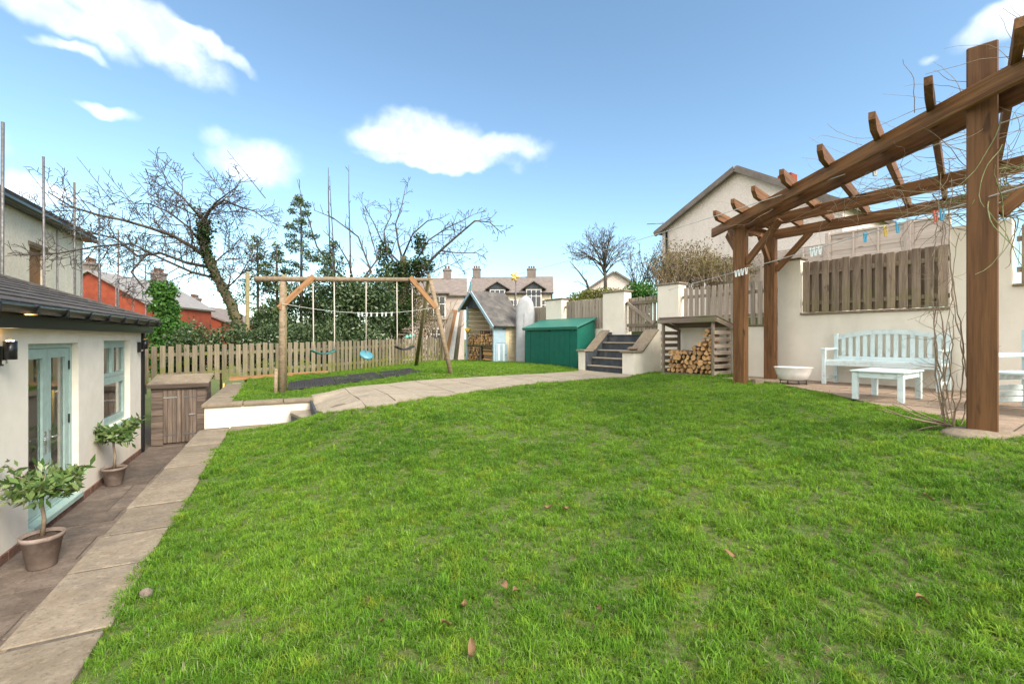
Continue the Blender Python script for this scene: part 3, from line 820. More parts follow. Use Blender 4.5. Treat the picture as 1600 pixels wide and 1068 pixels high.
fb('soffit', HF, (MU, MU + .2), (10.5, 21.8), (4.93, 5.02), M_['black'], mb, .01)
fb('string_course', HF, (MU, MU + .04), (14.5, 21.6), (1.85, 1.98), M_['redrender'], mb, .01)

sc = thing('scaffolding', 'grey tube scaffolding standing in front of the white roughcast house', 'scaffold', (*uv(-5.3, 16), -.95))
su = -5.3
poles = []
for px in (2, 70, 118, 155, 185, 208, 228):
    k = (px - 800) / F; D = su / (ca * k + sa); x, y = k * D, D
    poles.append(to_uv(x, y)[1])
for i, v in enumerate(poles):
    top = (5.97, 5.93, 5.86, 5.6, 5.3, 5.1, 4.6)[i]
    a = HF @ Vector((su, v, -.95)); b = HF @ Vector((su + random.uniform(-.03, .03), v, top))
    tube('standard', [a, b], .026 if i else .03, M_['scaf'], sc, 8)
    if i > 2:
        tube('inner_standard', [HF @ Vector((su - 1.0, v, -.95)), HF @ Vector((su - 1.0, v, top - .8))], .024, M_['scaf'], sc, 8)
        tube('transom', [HF @ Vector((su - 1.1, v + .06, 2.3)), HF @ Vector((su + .1, v + .06, 2.3))], .024, M_['scaf'], sc, 8)
for z in (2.25, 3.0):
    tube('ledger', [HF @ Vector((su + .05, poles[2] + (4 if z > 2.6 else .0), z)), HF @ Vector((su + .05, poles[-1] + .4, z))], .024, M_['scaf'], sc, 8)

# ------------------------------------------------------------------ right-hand boundary wall (frame RF: n = 9.8 is its face)
WN = 9.8
gw = thing('garden_wall', 'off-white rendered garden wall with pillars along the right side of the lawn', 'wall', (*nw(WN, 5), .5))
tk = (WN, WN + .22)
fboxes('wall', RF, [(tk, (8.5, 13.2), (.3, 1.72)), (tk, (4.49, 6.78), (.3, 1.70)), (tk, (4.07, 4.49), (.3, 3.0)), (tk, (1.9, 4.07), (.3, 1.90)),
                    (tk, (1.24, 1.9), (.3, 3.2)), (tk, (-6, 1.24), (.3, 2.2)), (tk, (6.78, 8.5), (.3, 1.5))], M_['wallwhite'], gw)
for (a, b, zt) in ((11.1, 11.9, 2.70), (8.5, 9.3, 2.74), (6.78, 7.4, 2.78)):
    p = fb('pillar', RF, (WN - .04, WN + .26), (a, b), (.3, zt), M_['wallwhite'], gw, .006)
    fb('cap', RF, (WN - .08, WN + .30), (a - .04, b + .04), (zt + .003, zt + .045), M_['greywood'], p, .008)
fb('wall_cap', RF, (WN - .04, WN + .26), (4.03, 4.53), (3.003, 3.04), M_['greywood'], gw, .008)
fb('wall_cap', RF, (WN - .04, WN + .26), (4.53, 6.77), (1.703, 1.735), M_['greywood'], gw, .008)
fb('window_ledge', RF, (WN - .05, WN + .20), (1.91, 4.06), (1.903, 1.945), M_['panelwood'], gw, .006)
fb('window_ledge', RF, (WN - .05, WN + .20), (-2, 1.23), (2.203, 2.24), M_['panelwood'], gw, .006)

def rf(n, w_, z): return RF @ Vector((n, w_, z))
RN = tuple(RF @ Vector((1, 0, 0)))
RWd = tuple(RF @ Vector((0, 1, 0)))
def picket_panel(t, n0, wa, wb, z0, z1_, step, width, mat, rails, back=None, rail_mat=None, jitter=.015):
    k = 0; w_ = wa + width / 2 + .01
    while w_ < wb - width / 2 + .001:
        j = random.uniform(-jitter, jitter)
        plank('picket', rf(n0, w_, z0), rf(n0 + random.uniform(-.006, .006), w_ + random.uniform(-.006, .006), z1_ + j), width, .02, mat, t, RN)
        if back and w_ + step < wb:
            plank('back_picket', rf(n0 + .075, w_ + step / 2, z0), rf(n0 + .075, w_ + step / 2, z1_ + j), width, .018, mat, t, RN)
        w_ += step
    for z in rails:
        plank('rail', rf(n0 + .037, wa, z), rf(n0 + .037, wb, z), .045, .075, rail_mat or mat, t)
t = thing('hit_and_miss_fence', 'dark weathered hit-and-miss fence panel set in the wall above the pale blue bench', 'fence', tuple(rf(WN, 3, 1.95)))
picket_panel(t, WN + .02, 1.92, 4.05, 1.955, 2.93, .1655, .118, M_['panelwood'], (2.13, 2.72), back=True)
t = thing('picket_fence', 'grey picket fence on the wall behind the log store and pergola post', 'fence', tuple(rf(WN, 5.6, 1.73)))
picket_panel(t, WN + .06, 4.52, 6.76, 1.745, 2.66, .148, .098, M_['palewood'], (1.95, 2.45))
t = thing('picket_fence', 'close-boarded brown picket fence on the wall behind the green storage shed', 'fence', tuple(rf(WN, 10.2, 1.73)))
picket_panel(t, WN + .06, 9.32, 11.08, 1.725, 2.63, .128, .108, M_['palewood'], (1.95, 2.45))
t = thing('picket_fence', 'short run of brown pickets behind the upright grey hull', 'fence', tuple(rf(WN, 12.5, 1.73)))
picket_panel(t, WN + .06, 11.92, 13.1, 1.725, 2.5, .128, .108, M_['palewood'], (1.95, 2.35))
t = thing('boarded_fence', 'brown boarded fence panel in the wall opening at the right edge', 'fence', tuple(rf(WN, .6, 2.2)))
picket_panel(t, WN + .03, -1.9, 1.20, 2.245, 3.1, .105, .10, M_['panelwood'], (2.45, 2.9))
# gate at the head of the steps
t = thing('garden_gate', 'weathered wooden picket gate with diagonal brace at the top of the steps', 'gate', tuple(rf(WN, 7.95, 1.6)))
picket_panel(t, WN + .10, 7.42, 8.48, 1.63, 2.55, .118, .09, M_['palewood'], ())
plank('top_rail', rf(WN + .062, 7.42, 2.41), rf(WN + .062, 8.62, 2.41), .04, .085, M_['greywood'], t)
plank('bottom_rail', rf(WN + .062, 7.42, 1.80), rf(WN + .062, 8.48, 1.80), .04, .085, M_['greywood'], t)
plank('brace', rf(WN + .018, 8.42, 2.40), rf(WN + .018, 7.55, 1.83), .04, .085, M_['palewood'], t)
fb('latch', RF, (WN - .005, WN + .03), (8.44, 8.56), (2.38, 2.42), M_['black'], t, .004)

# steps up to the gate
st = thing('garden_steps', 'five dark steps between cream cheek walls leading up to the gate', 'steps', (*nw(9.2, 8.2), .5))
S0, S1, SN, SZ, RISE, GO = 7.66, 8.95, 8.80, .52, .205, .20
for k in range(5):
    n0 = SN + k * GO
    fb('riser', RF, (n0, 9.79), (S0 + .003, S1 - .003), (SZ - .2 + k * RISE, SZ + (k + 1) * RISE - .034), M_['slate'], st, .002)
    fb('tread', RF, (n0 - .022, 9.79 if k == 4 else n0 + GO + .0), (S0 + .003, S1 - .003), (SZ + (k + 1) * RISE - .033, SZ + (k + 1) * RISE), M_['pathstone'] if k < 4 else M_['slate'], st, .006)
def cheek(w0, w1, inner_dark):
    prof = [(8.72, .3), (9.79, .3), (9.79, 1.62), (9.62, 1.62), (9.02, 1.085), (8.72, 1.085)]
    V = [(n, w_, z) for w_ in (w0, w1) for n, z in prof]
    m = len(prof)
    Fc = [tuple(range(m)), tuple(reversed(range(m, 2 * m)))] + [(i + 1 if i + 1 < m else 0, i, m + i, m + (i + 1) % m) for i in range(m)]
    c = mesh_obj('cheek_wall', V, Fc, M_['wallwhite'], st, RF)
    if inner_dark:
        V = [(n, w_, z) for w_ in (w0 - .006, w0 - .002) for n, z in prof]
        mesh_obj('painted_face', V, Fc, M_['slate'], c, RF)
    a, b = rf(8.66, (w0 + w1) / 2, 1.115), rf(9.02, (w0 + w1) / 2, 1.115)
    plank('cap', a, b, w1 - w0 + .06, .045, M_['sand'], c)
    plank('cap', rf(9.04, (w0 + w1) / 2, 1.128), rf(9.64, (w0 + w1) / 2, 1.665), w1 - w0 + .06, .045, M_['sand'], c)
cheek(7.30, 7.655, False)
cheek(8.955, 9.22, True)
o = lathe('stone', [(.05, 0), (.10, .02), (.11, .05), (.07, .085), (.02, .095)], M_['sand'], None, T(*nw(8.98, 7.56), 1.145) , 9, 1.3, .8)
tag(o, 'rounded loose stone on the cap beside the dark steps', 'stone')

# ------------------------------------------------------------------ split logs
def log_mesh(kind, L=.30, r=.065):
    random.seed(100 + kind)
    if kind % 4 == 0: angs = [0, 35, 70, 105]; pts = [(0, 0)] + [(math.cos(R(a)), math.sin(R(a))) for a in angs]
    elif kind % 4 == 1: pts = [(math.cos(R(a)), math.sin(R(a)) - .35) for a in (-5, 35, 80, 120, 160, 185)]
    elif kind % 4 == 2: pts = [(-.9, -.5), (.8, -.6), (1.0, .1), (.1, .9), (-.5, .5)]
    else: pts = [(math.cos(R(a)), math.sin(R(a))) for a in range(0, 360, 45)]
    cx = sum(p[0] for p in pts) / len(pts); cy = sum(p[1] for p in pts) / len(pts)
    pts = [((p[0] - cx) * r * random.uniform(.88, 1.12), (p[1] - cy) * r * random.uniform(.88, 1.12)) for p in pts]
    n = len(pts)
    V = [(-L / 2 + random.uniform(-.006, .006), y, z) for y, z in pts] + [(L / 2 + random.uniform(-.006, .006), y * 1.03, z * 1.03) for y, z in pts]
    Fc = [tuple(reversed(range(n))), tuple(range(n, 2 * n))] + [(i, (i + 1) % n, n + (i + 1) % n, n + i) for i in range(n)]
    me = bpy.data.meshes.new('log')
    me.from_pydata(V, [], Fc); me.materials.append(M_['split']); me.materials.append(M_['bark'])
    for i, p in enumerate(me.polygons):
        if i >= 2: p.material_index = 1 if (kind % 4 == 3 or (kind % 4 == 0 and 0 < i - 2 < n - 1) or (kind % 4 == 1 and i - 2 < n - 1)) else 0
    return me
LOGS = [log_mesh(k) for k in range(10)]
random.seed(5)
def put_log(M, label, group, s=1.0):
    o = bpy.data.objects.new('log', random.choice(LOGS))
    put(o, M @ Matrix.Rotation(random.uniform(0, 6.28), 4, 'X') @ Matrix.Scale(s, 4))
    tag(o, label, 'log', group)
ORD = ('first second third fourth fifth sixth seventh eighth ninth tenth eleventh twelfth thirteenth fourteenth fifteenth sixteenth seventeenth eighteenth nineteenth twentieth').split()
def stack_ends(n0, wa, wb, z0, zt, label, group, r=.058, deep=0.0):
    """logs lying along n with their ends showing, rows packed on top of each other; zt(w) = top of the heap"""
    row = 0; z = z0 + r
    while True:
        w_ = wa + r + (r if row % 2 else 0); any_ = False; spots = []
        while w_ < wb - r * .8:
            if z + r * .5 < zt(w_): spots.append(w_)
            w_ += r * 2.02
        for i, w_ in enumerate(reversed(spots)):
                any_ = True
                put_log(RF @ T(n0 + random.uniform(-.035, .035), w_ + random.uniform(-.012, .012), z + random.uniform(-.008, .008)) @ Matrix.Rotation(random.uniform(-.12, .12), 4, 'Z'),
                        label % (ORD[i], ORD[row]), group, r / .065 * random.uniform(.92, 1.2))
        if not any_: break
        z += r * 1.72; row += 1

# log store
ls = thing('log_store', 'open grey timber log store with sloping roof against the white wall', 'log store', (*nw(9.3, 6.07), .55))
L0, L1, LN0, LN1, LZ = 5.43, 6.72, 9.02, 9.68, .60
for (n, w_, zt) in ((LN0, L0, 1.83), (LN0, L1 - .05, 1.83), (LN1 - .06, L0, 1.66), (LN1 - .06, L1 - .05, 1.66)):
    plank('post', rf(n + .03, w_ + .025, LZ - .1), rf(n + .03, w_ + .025, zt), .055, .06, M_['greywood'], ls, RN)
fb('base_board', RF, (LN0 - .02, LN0 + .06), (L0 - .02, L1 + .02), (LZ - .06, LZ + .03), M_['palewood'], ls, .006)
for k in range(5):
    plank('floor_slat', rf(LN0 + .10 + k * .12, L0, LZ + .045), rf(LN0 + .10 + k * .12, L1, LZ + .045), .10, .022, M_['greywood'], ls)
plank('fascia', rf(LN0 - .045, L0 - .09, 1.845), rf(LN0 - .045, L1 + .07, 1.845), .025, .11, M_['greywood'], ls)
for k in range(5):
    n0 = LN0 - .02 + k * .155
    plank('roof_board', rf(n0 + .07, L0 - .09, 1.905 - .04 * k), rf(n0 + .07, L1 + .07, 1.905 - .04 * k), .165, .02, M_['greywood'], ls, tuple((RF @ Vector((.25, 0, 1))).normalized()))
for w_ in (L0 - .078, L1 + .058):
    plank('side_fascia', rf(LN0 - .02, w_, 1.85), rf(LN1 + .08, w_, 1.665), .024, .09, M_['greywood'], ls)
for k in range(7):
    plank('side_slat', rf(LN0 + .01, L0 - .014, LZ + .10 + k * .145), rf(LN1, L0 - .014, LZ + .10 + k * .145), .022, .085, M_['palewood'], ls)
    plank('side_slat', rf(LN0 + .01, L1 + .014, LZ + .10 + k * .145), rf(LN1, L1 + .014, LZ + .10 + k * .145), .022, .085, M_['greywood'], ls)
for k in range(3):
    plank('back_slat', rf(LN1 + .012, L0, LZ + .15 + k * .17), rf(LN1 + .012, L1, LZ + .15 + k * .17), .02, .13, M_['greywood'], ls)
stack_ends(9.24, L0 + .06, L1 - .06, LZ + .06, lambda w_: LZ + .60 if w_ > 6.0 else LZ + .60 + (6.0 - w_) * 1.15, '%s split log from the left in the %s row up in the grey log store', 'logs in the log store')

# ------------------------------------------------------------------ green storage shed
gs = thing('storage_shed', 'low dark green metal storage shed with sloping lid beside the steps', 'shed', (*nw(9.4, 10.85), .6))
G0, G1, GN0, GN1, GZ = 9.6, 12.1, 9.04, 9.74, .60
prof = [(GN0, GZ), (GN1, GZ), (GN1, 1.97), (GN0, 1.72)]
V = [(n, w_, z) for w_ in (G0, G1) for n, z in prof]
mesh_obj('body', V, [(0, 1, 2, 3), (7, 6, 5, 4), (1, 0, 4, 5), (2, 1, 5, 6), (3, 2, 6, 7), (0, 3, 7, 4)], M_['green'], gs, RF)
for (a, b) in ((9.92, 10.83), (10.84, 11.78)):
    d = fb('door', RF, (GN0 - .018, GN0 - .002), (a, b), (GZ + .05, 1.66), M_['green'], gs, .004)
    for k in range(1, 4):
        fb('rib', RF, (GN0 - .024, GN0 - .019), (a + k * (b - a) / 4 - .006, a + k * (b - a) / 4 + .006), (GZ + .08, 1.63), M_['green'], d, .002)
fb('corner_post', RF, (GN0 - .012, GN0 - .001), (G0, 9.90), (GZ, 1.70), M_['green'], gs, .003)
fb('corner_post', RF, (GN0 - .012, GN0 - .001), (11.8, G1), (GZ, 1.70), M_['green'], gs, .003)
LM = RF @ T(GN0 - .07, 0, 1.755) @ Matrix.Rotation(-math.atan2(.25, .70), 4, 'Y')
lid = fb('lid', LM, (0, .86), (G0 - .06, G1 + .06), (-.02, .035), M_['greenroof'], gs, .008)
fb('lid_lip', LM, (-.012, .006), (G0 - .065, G1 + .065), (-.055, .036), M_['greenroof'], lid, .004)
fb('hasp', RF, (GN0 - .045, GN0 - .012), (10.80, 10.88), (1.655, 1.70), M_['black'], gs, .004)
fb('bracket', RF, (GN0 - .045, GN0 - .013), (9.70, 9.80), (1.655, 1.70), M_['green'], gs, .004)
fb('bracket', RF, (GN0 - .045, GN0 - .013), (11.90, 12.0), (1.655, 1.70), M_['green'], gs, .004)

# ------------------------------------------------------------------ playhouse with log bays
ph = thing('playhouse', 'small gabled wooden playhouse with dark felt roof, pale blue door and open log porch', 'playhouse', (*nw(9, 14), .6))
PN0, PN1, PW0, PW1, AW, AZ, EZ0, EZ1, PZ = 8.43, 9.66, 13.1, 15.0, 14.42, 3.13, 1.90, 2.66, .60
for k in range(10):                       # side wall cladding right of the door
    fb('cladding_board', RF, (9.12, PN1), (PW0 - .006 * (k % 2), PW0 + .03), (PZ + .02 + k * .128, PZ + .02 + k * .128 + .124), M_['creamboard'], ph, .006)
fb('door_panel', RF, (8.95, 9.115), (PW0 + .01, PW0 + .03), (PZ + .02, 1.90), M_['creamboard'], ph, .004)
dr = fb('door', RF, (8.50, 8.945), (PW0 - .002, PW0 + .03), (1.28, 1.90), M_['bluepaint'], ph, .006)
dl = fb('lower_door', RF, (8.49, 9.0), (PW0 - .02, PW0 + .028), (PZ + .03, 1.272), M_['bluepaint'], ph, .006)
for k in range(5):
    fb('board', RF, (8.50 + k * .098, 8.59 + k * .098), (PW0 - .034, PW0 - .021), (PZ + .04, 1.24), M_['blue' if k % 2 else 'bluepaint'], dl, .004)
fb('hinge', RF, (8.80, 8.95), (PW0 - .012, PW0 - .003), (1.75, 1.775), M_['black'], dr, .002)
fb('knob', RF, (8.9, 8.93), (PW0 - .05, PW0 - .035), (.86, .89), M_['black'], dl, .006)
for k in range(12):                       # inside back wall and partition
    zb = PZ + .05 + k * .17
    wl = PW1 if zb < 2.4 else PW1 - (zb - 2.4) * 1.4
    if k < 8: fb('cladding_board', RF, (9.06, 9.085), (13.62, 13.95), (zb, zb + .165), M_['creamboard'], ph, .006)
    wr = PW0 + .06 + max(0, (zb + .2 - 1.88) * 1.17)
    if wl - .04 - wr > .1: fb('cladding_board', RF, (PN1 - .03, PN1), (wr, wl - .04), (zb, zb + .165), M_['creamboard'], ph, .006)
for k in range(12): fb('side_board', RF, (PN0 + .08, PN1 - .03), (PW1 - .03, PW1), (PZ + .02 + k * .165, PZ + .02 + k * .165 + .16), M_['creamboard'], ph, .006)
fb('white_board', RF, (9.30, 9.33), (14.10, 14.72), (1.80, 2.45), M_['white'], ph, .004)
fb('corner_post', RF, (PN0, PN0 + .07), (PW0 - .01, PW0 + .06), (PZ, 1.90), M_['bluepaint'], ph, .006)
fb('corner_post', RF, (PN0, PN0 + .07), (PW1 - .06, PW1 + .01), (PZ, 2.62), M_['bluepaint'], ph, .006)
fb('mid_post', RF, (PN0 + .02, PN0 + .08), (14.0, 14.06), (PZ, 1.55), M_['greywood'], ph, .006)
fb('shelf', RF, (PN0 + .01, PN1 - .05), (PW0 + .08, PW1 - .07), (1.17, 1.21), M_['greywood'], ph, .006)
fb('floor', RF, (PN0, PN1), (PW0 + .04, PW1), (PZ - .05, PZ + .02), M_['greywood'], ph, .006)
mesh_obj('gable_board', [(PN0 + .03, PW1, 2.60), (PN0 + .03, 13.75, 2.50), (PN0 + .03, AW, AZ - .04), (PN0 + .06, PW1, 2.60), (PN0 + .06, 13.75, 2.50), (PN0 + .06, AW, AZ - .04)],
         [(0, 1, 2), (5, 4, 3), (0, 3, 4, 1), (1, 4, 5, 2), (2, 5, 3, 0)], M_['slate'], ph, RF)
def roof_plane(wa, za, wb, zb, name, n0, n1, thick, mat, parent, dz=0):
    d = Vector((0, wb - wa, zb - za)).normalized(); nrm = Vector((0, -d.z, d.y))
    if nrm.z < 0: nrm = -nrm
    V = []
    for n in (n0, n1):
        for (w_, z) in ((wa, za), (wb, zb)):
            for s in (0, thick):
                V.append((n, w_ + nrm.y * s, z + nrm.z * s + dz))
    return mesh_obj(name, V, [(0, 1, 3, 2), (4, 6, 7, 5), (0, 4, 5, 1), (2, 3, 7, 6), (1, 5, 7, 3), (0, 2, 6, 4)], mat, parent, RF)
r1 = roof_plane(AW, AZ, 12.93, 1.83, 'roof', 8.30, 9.78, .045, M_['felt'], ph)
r2 = roof_plane(AW + .002, AZ, 15.28, 2.52, 'roof', 8.30, 9.78, .045, M_['felt'], ph)
roof_plane(AW - .02, AZ + .03, 12.93, 1.875, 'felt_seam', 9.24, 9.262, .008, M_['greyslate'], r1)
roof_plane(AW, AZ - .05, 12.93, 1.77, 'barge_board', 8.26, 8.298, .10, M_['bluepaint'], ph)
roof_plane(AW, AZ - .05, 15.28, 2.46, 'barge_board', 8.26, 8.298, .10, M_['bluepaint'], ph)
fb('finial', RF, (8.27, 8.31), (AW - .025, AW + .025), (AZ + .05, AZ + .38), M_['bluedisc'], ph, .01)
stack_ends(8.575, 14.08, 14.90, PZ + .02, lambda w_: 1.15, '%s log from the left, %s row up, in the lower left playhouse bay', 'logs in the lower playhouse bay', .05)
stack_ends(8.60, 13.2, 14.9, 1.21, lambda w_: 1.52 + .22 * max(0, 1 - abs(w_ - 13.9) / .6), '%s log from the left, %s row up, on the upper playhouse shelf', 'logs on the playhouse shelf', .055)
for k in range(5):                         # longer logs lying along the wall in the right bay
    for h in range(2):
        put_log(RF @ T(8.53 + h * .13, 13.6, PZ + .09 + k * .108) @ Matrix.Rotation(R(90 + random.uniform(-4, 4)), 4, 'Z') @ Matrix.Scale(2.35, 4, (1, 0, 0)),
                'long dark log lying lengthwise in the right playhouse bay, %s up, %s' % (ORD[k], 'in front' if h == 0 else 'behind'), 'long logs in the playhouse', .85)

# upright grey hull between playhouse and shed
def hull():
    H, Wd, dp = 2.36, .66, .15
    V, Fc = [], []
    rows = 22; cols = 12
    for i in range(rows + 1):
        s = i / rows
        hw = Wd / 2 * (1 if s < .72 else math.sqrt(max(0, 1 - ((s - .72) / .28) ** 2.2))) * (.94 + .06 * s)
        hw = max(hw, .02)
        for j in range(cols + 1):
            a = math.pi * j / cols
            V.append((-dp * math.sin(a) ** .6 * min(1, hw / .2) if 0 < j < cols else 0, hw * math.cos(a), s * H))
    for i in range(rows):
        for j in range(cols):
            k = i * (cols + 1) + j; Fc.append((k, k + 1, k + cols + 2, k + cols + 1))
    back = [i * (cols + 1) for i in range(rows + 1)] + [i * (cols + 1) + cols for i in range(rows, -1, -1)]
    Fc.append(tuple(back)); Fc.append(tuple(range(cols, -1, -1)))
    t = thing('boat_hull', 'pale grey hull stood on end between the playhouse and the green shed', 'boat', (*nw(9.35, 12.62), .58))
    M = T(*nw(9.5, 12.62), .58) @ Matrix.Rotation(R(-62), 4, 'Z') @ Matrix.Rotation(R(180), 4, 'Z') @ Matrix.Rotation(R(3), 4, 'Y')
    M = T(*nw(9.42, 12.62), .58) @ Matrix.Rotation(R(80), 4, 'Z') @ Matrix.Rotation(R(3), 4, 'Y')
    mesh_obj('shell', V, Fc, M_['hull'], t, M, True)
    fb('keel', M, (-.175, -.14), (-.02, .02), (.05, 1.75), M_['hull'], t, .01)
    for s in (-1, 1):
        fb('gunwale', M, (-.02, .03), (s * .322 - .018, s * .322 + .018), (.02, 1.75), M_['greyslate'], t, .008)
hull()

# ------------------------------------------------------------------ picket fence along the back of the swing lawn
FP = [(-8.9, 9.75), (-7.41, 11.03), (-5.14, 13.06), (-2.06, 18.8)]
FP = [(-8.29, 10.25), (-5.14, 13.06), (-2.3, 18.35)]
bf = thing('picket_fence', 'long mossy wooden picket fence behind the swing set', 'fence', (-5.14, 13.06, .4))
for (A, B) in zip(FP[:-1], FP[1:]):
    A, B = Vector((*A, 0)), Vector((*B, 0)); d = (B - A); L = d.length; d.normalize(); nrm = Vector((-d.y, d.x, 0))
    if nrm.y < 0: nrm = -nrm
    s = .03
    while s < L - .05:
        p = A + d * s; zg = float(TU(p.x, p.y)) if p.y > 10 else .39
        zt = zg + .90 + random.uniform(-.025, .02)
        plank('picket', (p.x, p.y, zg + .02), (p.x + random.uniform(-.008, .008), p.y, zt), .104, .02, M_['picket'], bf, tuple(nrm))
        s += .152
    for hz in (.22, .68):
        m = 4
        for k in range(m):
            a = A + d * (L * k / m); b = A + d * (L * (k + 1) / m)
            za, zb = (float(TU(q.x, q.y)) if q.y > 10 else .39 for q in (a, b))
            plank('rail', (a.x + nrm.x * .035, a.y + nrm.y * .035, za + hz), (b.x + nrm.x * .035, b.y + nrm.y * .035, zb + hz), .04, .08, M_['picket'], bf)
    k = 0
    while k * 1.9 < L:
        p = A + d * (k * 1.9 + .2) + nrm * .10
        zg = float(TU(p.x, p.y)) if p.y > 10 else .39
        plank('post', (p.x, p.y, zg - .1), (p.x, p.y, zg + .86), .08, .08, M_['picket'], bf, tuple(nrm)); k += 1
a = Vector((-7.0, 11.25)); b = Vector((-5.2, 12.85))
plank('gravel_board', (a.x, a.y, .44), (b.x, b.y, .49), .025, .10, M_['brace'], bf)

# small tool shed at the end of the terrace
ts = thing('tool_shed', 'small weathered wooden tool shed at the end of the terrace', 'shed', (*uv(-2.2, 12.5), TERR))
SU0, SU1, SV0, SV1 = -2.52, -1.56, 12.0, 12.72
sh = TERR
fboxes('carcass', HF, [((SU0 + .02, SU1 - .02), (SV0 + .03, SV1), (sh, .44))], M_['shedwood'], ts)
for k in range(10):
    z0 = sh + .02 + k * .127
    for (a, b) in ((SU0, SU0 + .205), (SU1 - .155, SU1)):
        plank('cladding_board', HF @ Vector((a, SV0 + .012, z0 + .06)), HF @ Vector((b, SV0 + .012, z0 + .06)), .022, .122, M_['shedwood'], ts)
    plank('cladding_board', HF @ Vector((SU1 + .01, SV0 + .01, z0 + .06)), HF @ Vector((SU1 + .01, SV1, z0 + .06)), .02, .122, M_['shedwood'], ts)
plank('header', HF @ Vector((SU0, SV0 + .005, .39)), HF @ Vector((SU1, SV0 + .005, .39)), .03, .10, M_['shedwood'], ts)
for (a, b, hs) in ((SU0 + .21, -2.00, -1), (-1.992, SU1 - .16, 1)):
    w3 = (b - a) / 4
    d = fb('door', HF, (a, b), (SV0 + .004, SV0 + .02), (sh + .06, .335), M_['shedwood'], ts, .003)
    for k in range(4):
        plank('door_board', HF @ Vector((a + (k + .5) * w3, SV0 - .006, sh + .06)), HF @ Vector((a + (k + .5) * w3, SV0 - .006, .335)), w3 - .005, .018, M_['shedwood'], d, tuple(HF @ Vector((0, 1, 0))))
    hx = a + .12 if hs < 0 else b - .12
    for z in (.18, -.62):
        fb('strap_hinge', HF, (hx - .12, hx + .12), (SV0 - .020, SV0 - .0155), (z - .015, z + .015), M_['steel' if hs < 0 and z > 0 else 'scaf'], d, .001)
fb('bolt', HF, (SU1 - .30, SU1 - .18), (SV0 - .03, SV0 - .016), (-.22, -.19), M_['steel'], ts, .004)
SM = HF @ T(0, SV0 - .07, .445) @ Matrix.Rotation(R(10), 4, 'X')
rr = fb('roof', SM, (SU0 - .06, SU1 + .07), (0, .88), (0, .03), M_['sand'], ts, .004)
fb('roof_edge', SM, (SU0 - .065, SU1 + .075), (-.022, -.001), (-.055, .03), M_['shedwood'], rr, .003)
o = tube('garden_stake', [HF @ Vector((-1.25, 12.2, -.8)), HF @ Vector((-1.24, 12.25, .42))], .018, M_['pegyellow']); tag(o, 'yellow pole standing between the tool shed and the raised bed', 'pole')

# ------------------------------------------------------------------ swing set
SL = Vector((-4.49, 8.87)); SRt = Vector((-2.10, 11.40)); sd = (SRt - SL).normalized(); sp = Vector((-sd.y, sd.x))
sw = thing('swing_set', 'large round-timber swing set on the raised lawn', 'swing frame', (SL.x, SL.y, .38))
def on_beam(px):
    k = (px - 800) / F
    t = (k * SL.y - SL.x) / (sd.x - k * sd.y)
    p = SL + sd * t
    f = t / (SRt - SL).length
    return p, 2.60 + .31 * f
pa, za = on_beam(398); pb, zb_ = on_beam(674)
tube('beam', [(pa.x, pa.y, za), (pb.x, pb.y, zb_)], .050, M_['log'], sw, 14)
tube('post', [(SL.x, SL.y, .2), (SL.x + .01, SL.y, 1.5), (SL.x + .02, SL.y, 2.55)], [.064, .060, .055], M_['log'], sw, 14)
q = SL + sd * .09 + sp * .12
tube('post', [(q.x, q.y, .2), (q.x, q.y, 2.70)], [.055, .05], M_['logg'], sw, 12)
q2 = SL - sd * .12
tube('stub_post', [(q2.x, q2.y, .2), (q2.x + .02, q2.y, .86)], [.04, .03], M_['log'], sw, 10)
TA = Vector((pb.x, pb.y, zb_)) - Vector((sd.x, sd.y, 0)) * .06
fl = gp(706, 583, TU); bl = gp(649, 571, TU)
tube('leg', [(fl[0], fl[1], .45), tuple(TA + Vector((sp.x, sp.y, 0)) * -.05 + Vector((0, 0, -.03)))], [.060, .054], M_['log'], sw, 12)
tube('leg', [(bl[0], bl[1], .40), tuple(TA + Vector((0, 0, .10)) + Vector((sp.x, sp.y, 0)) * .02)], [.058, .052], M_['logg'], sw, 12)
pc, zc = on_beam(493)
plank('brace', (SL.x - .02, SL.y - .075, 2.02), (pc.x, pc.y - .08, zc + .05), .045, .11, M_['brace'], sw)
pc, zc = on_beam(642); 
plank('brace', (pc.x, pc.y - .09, zc + .05), (TA.x + .18, TA.y - .10, 2.20), .045, .12, M_['brace'], sw)
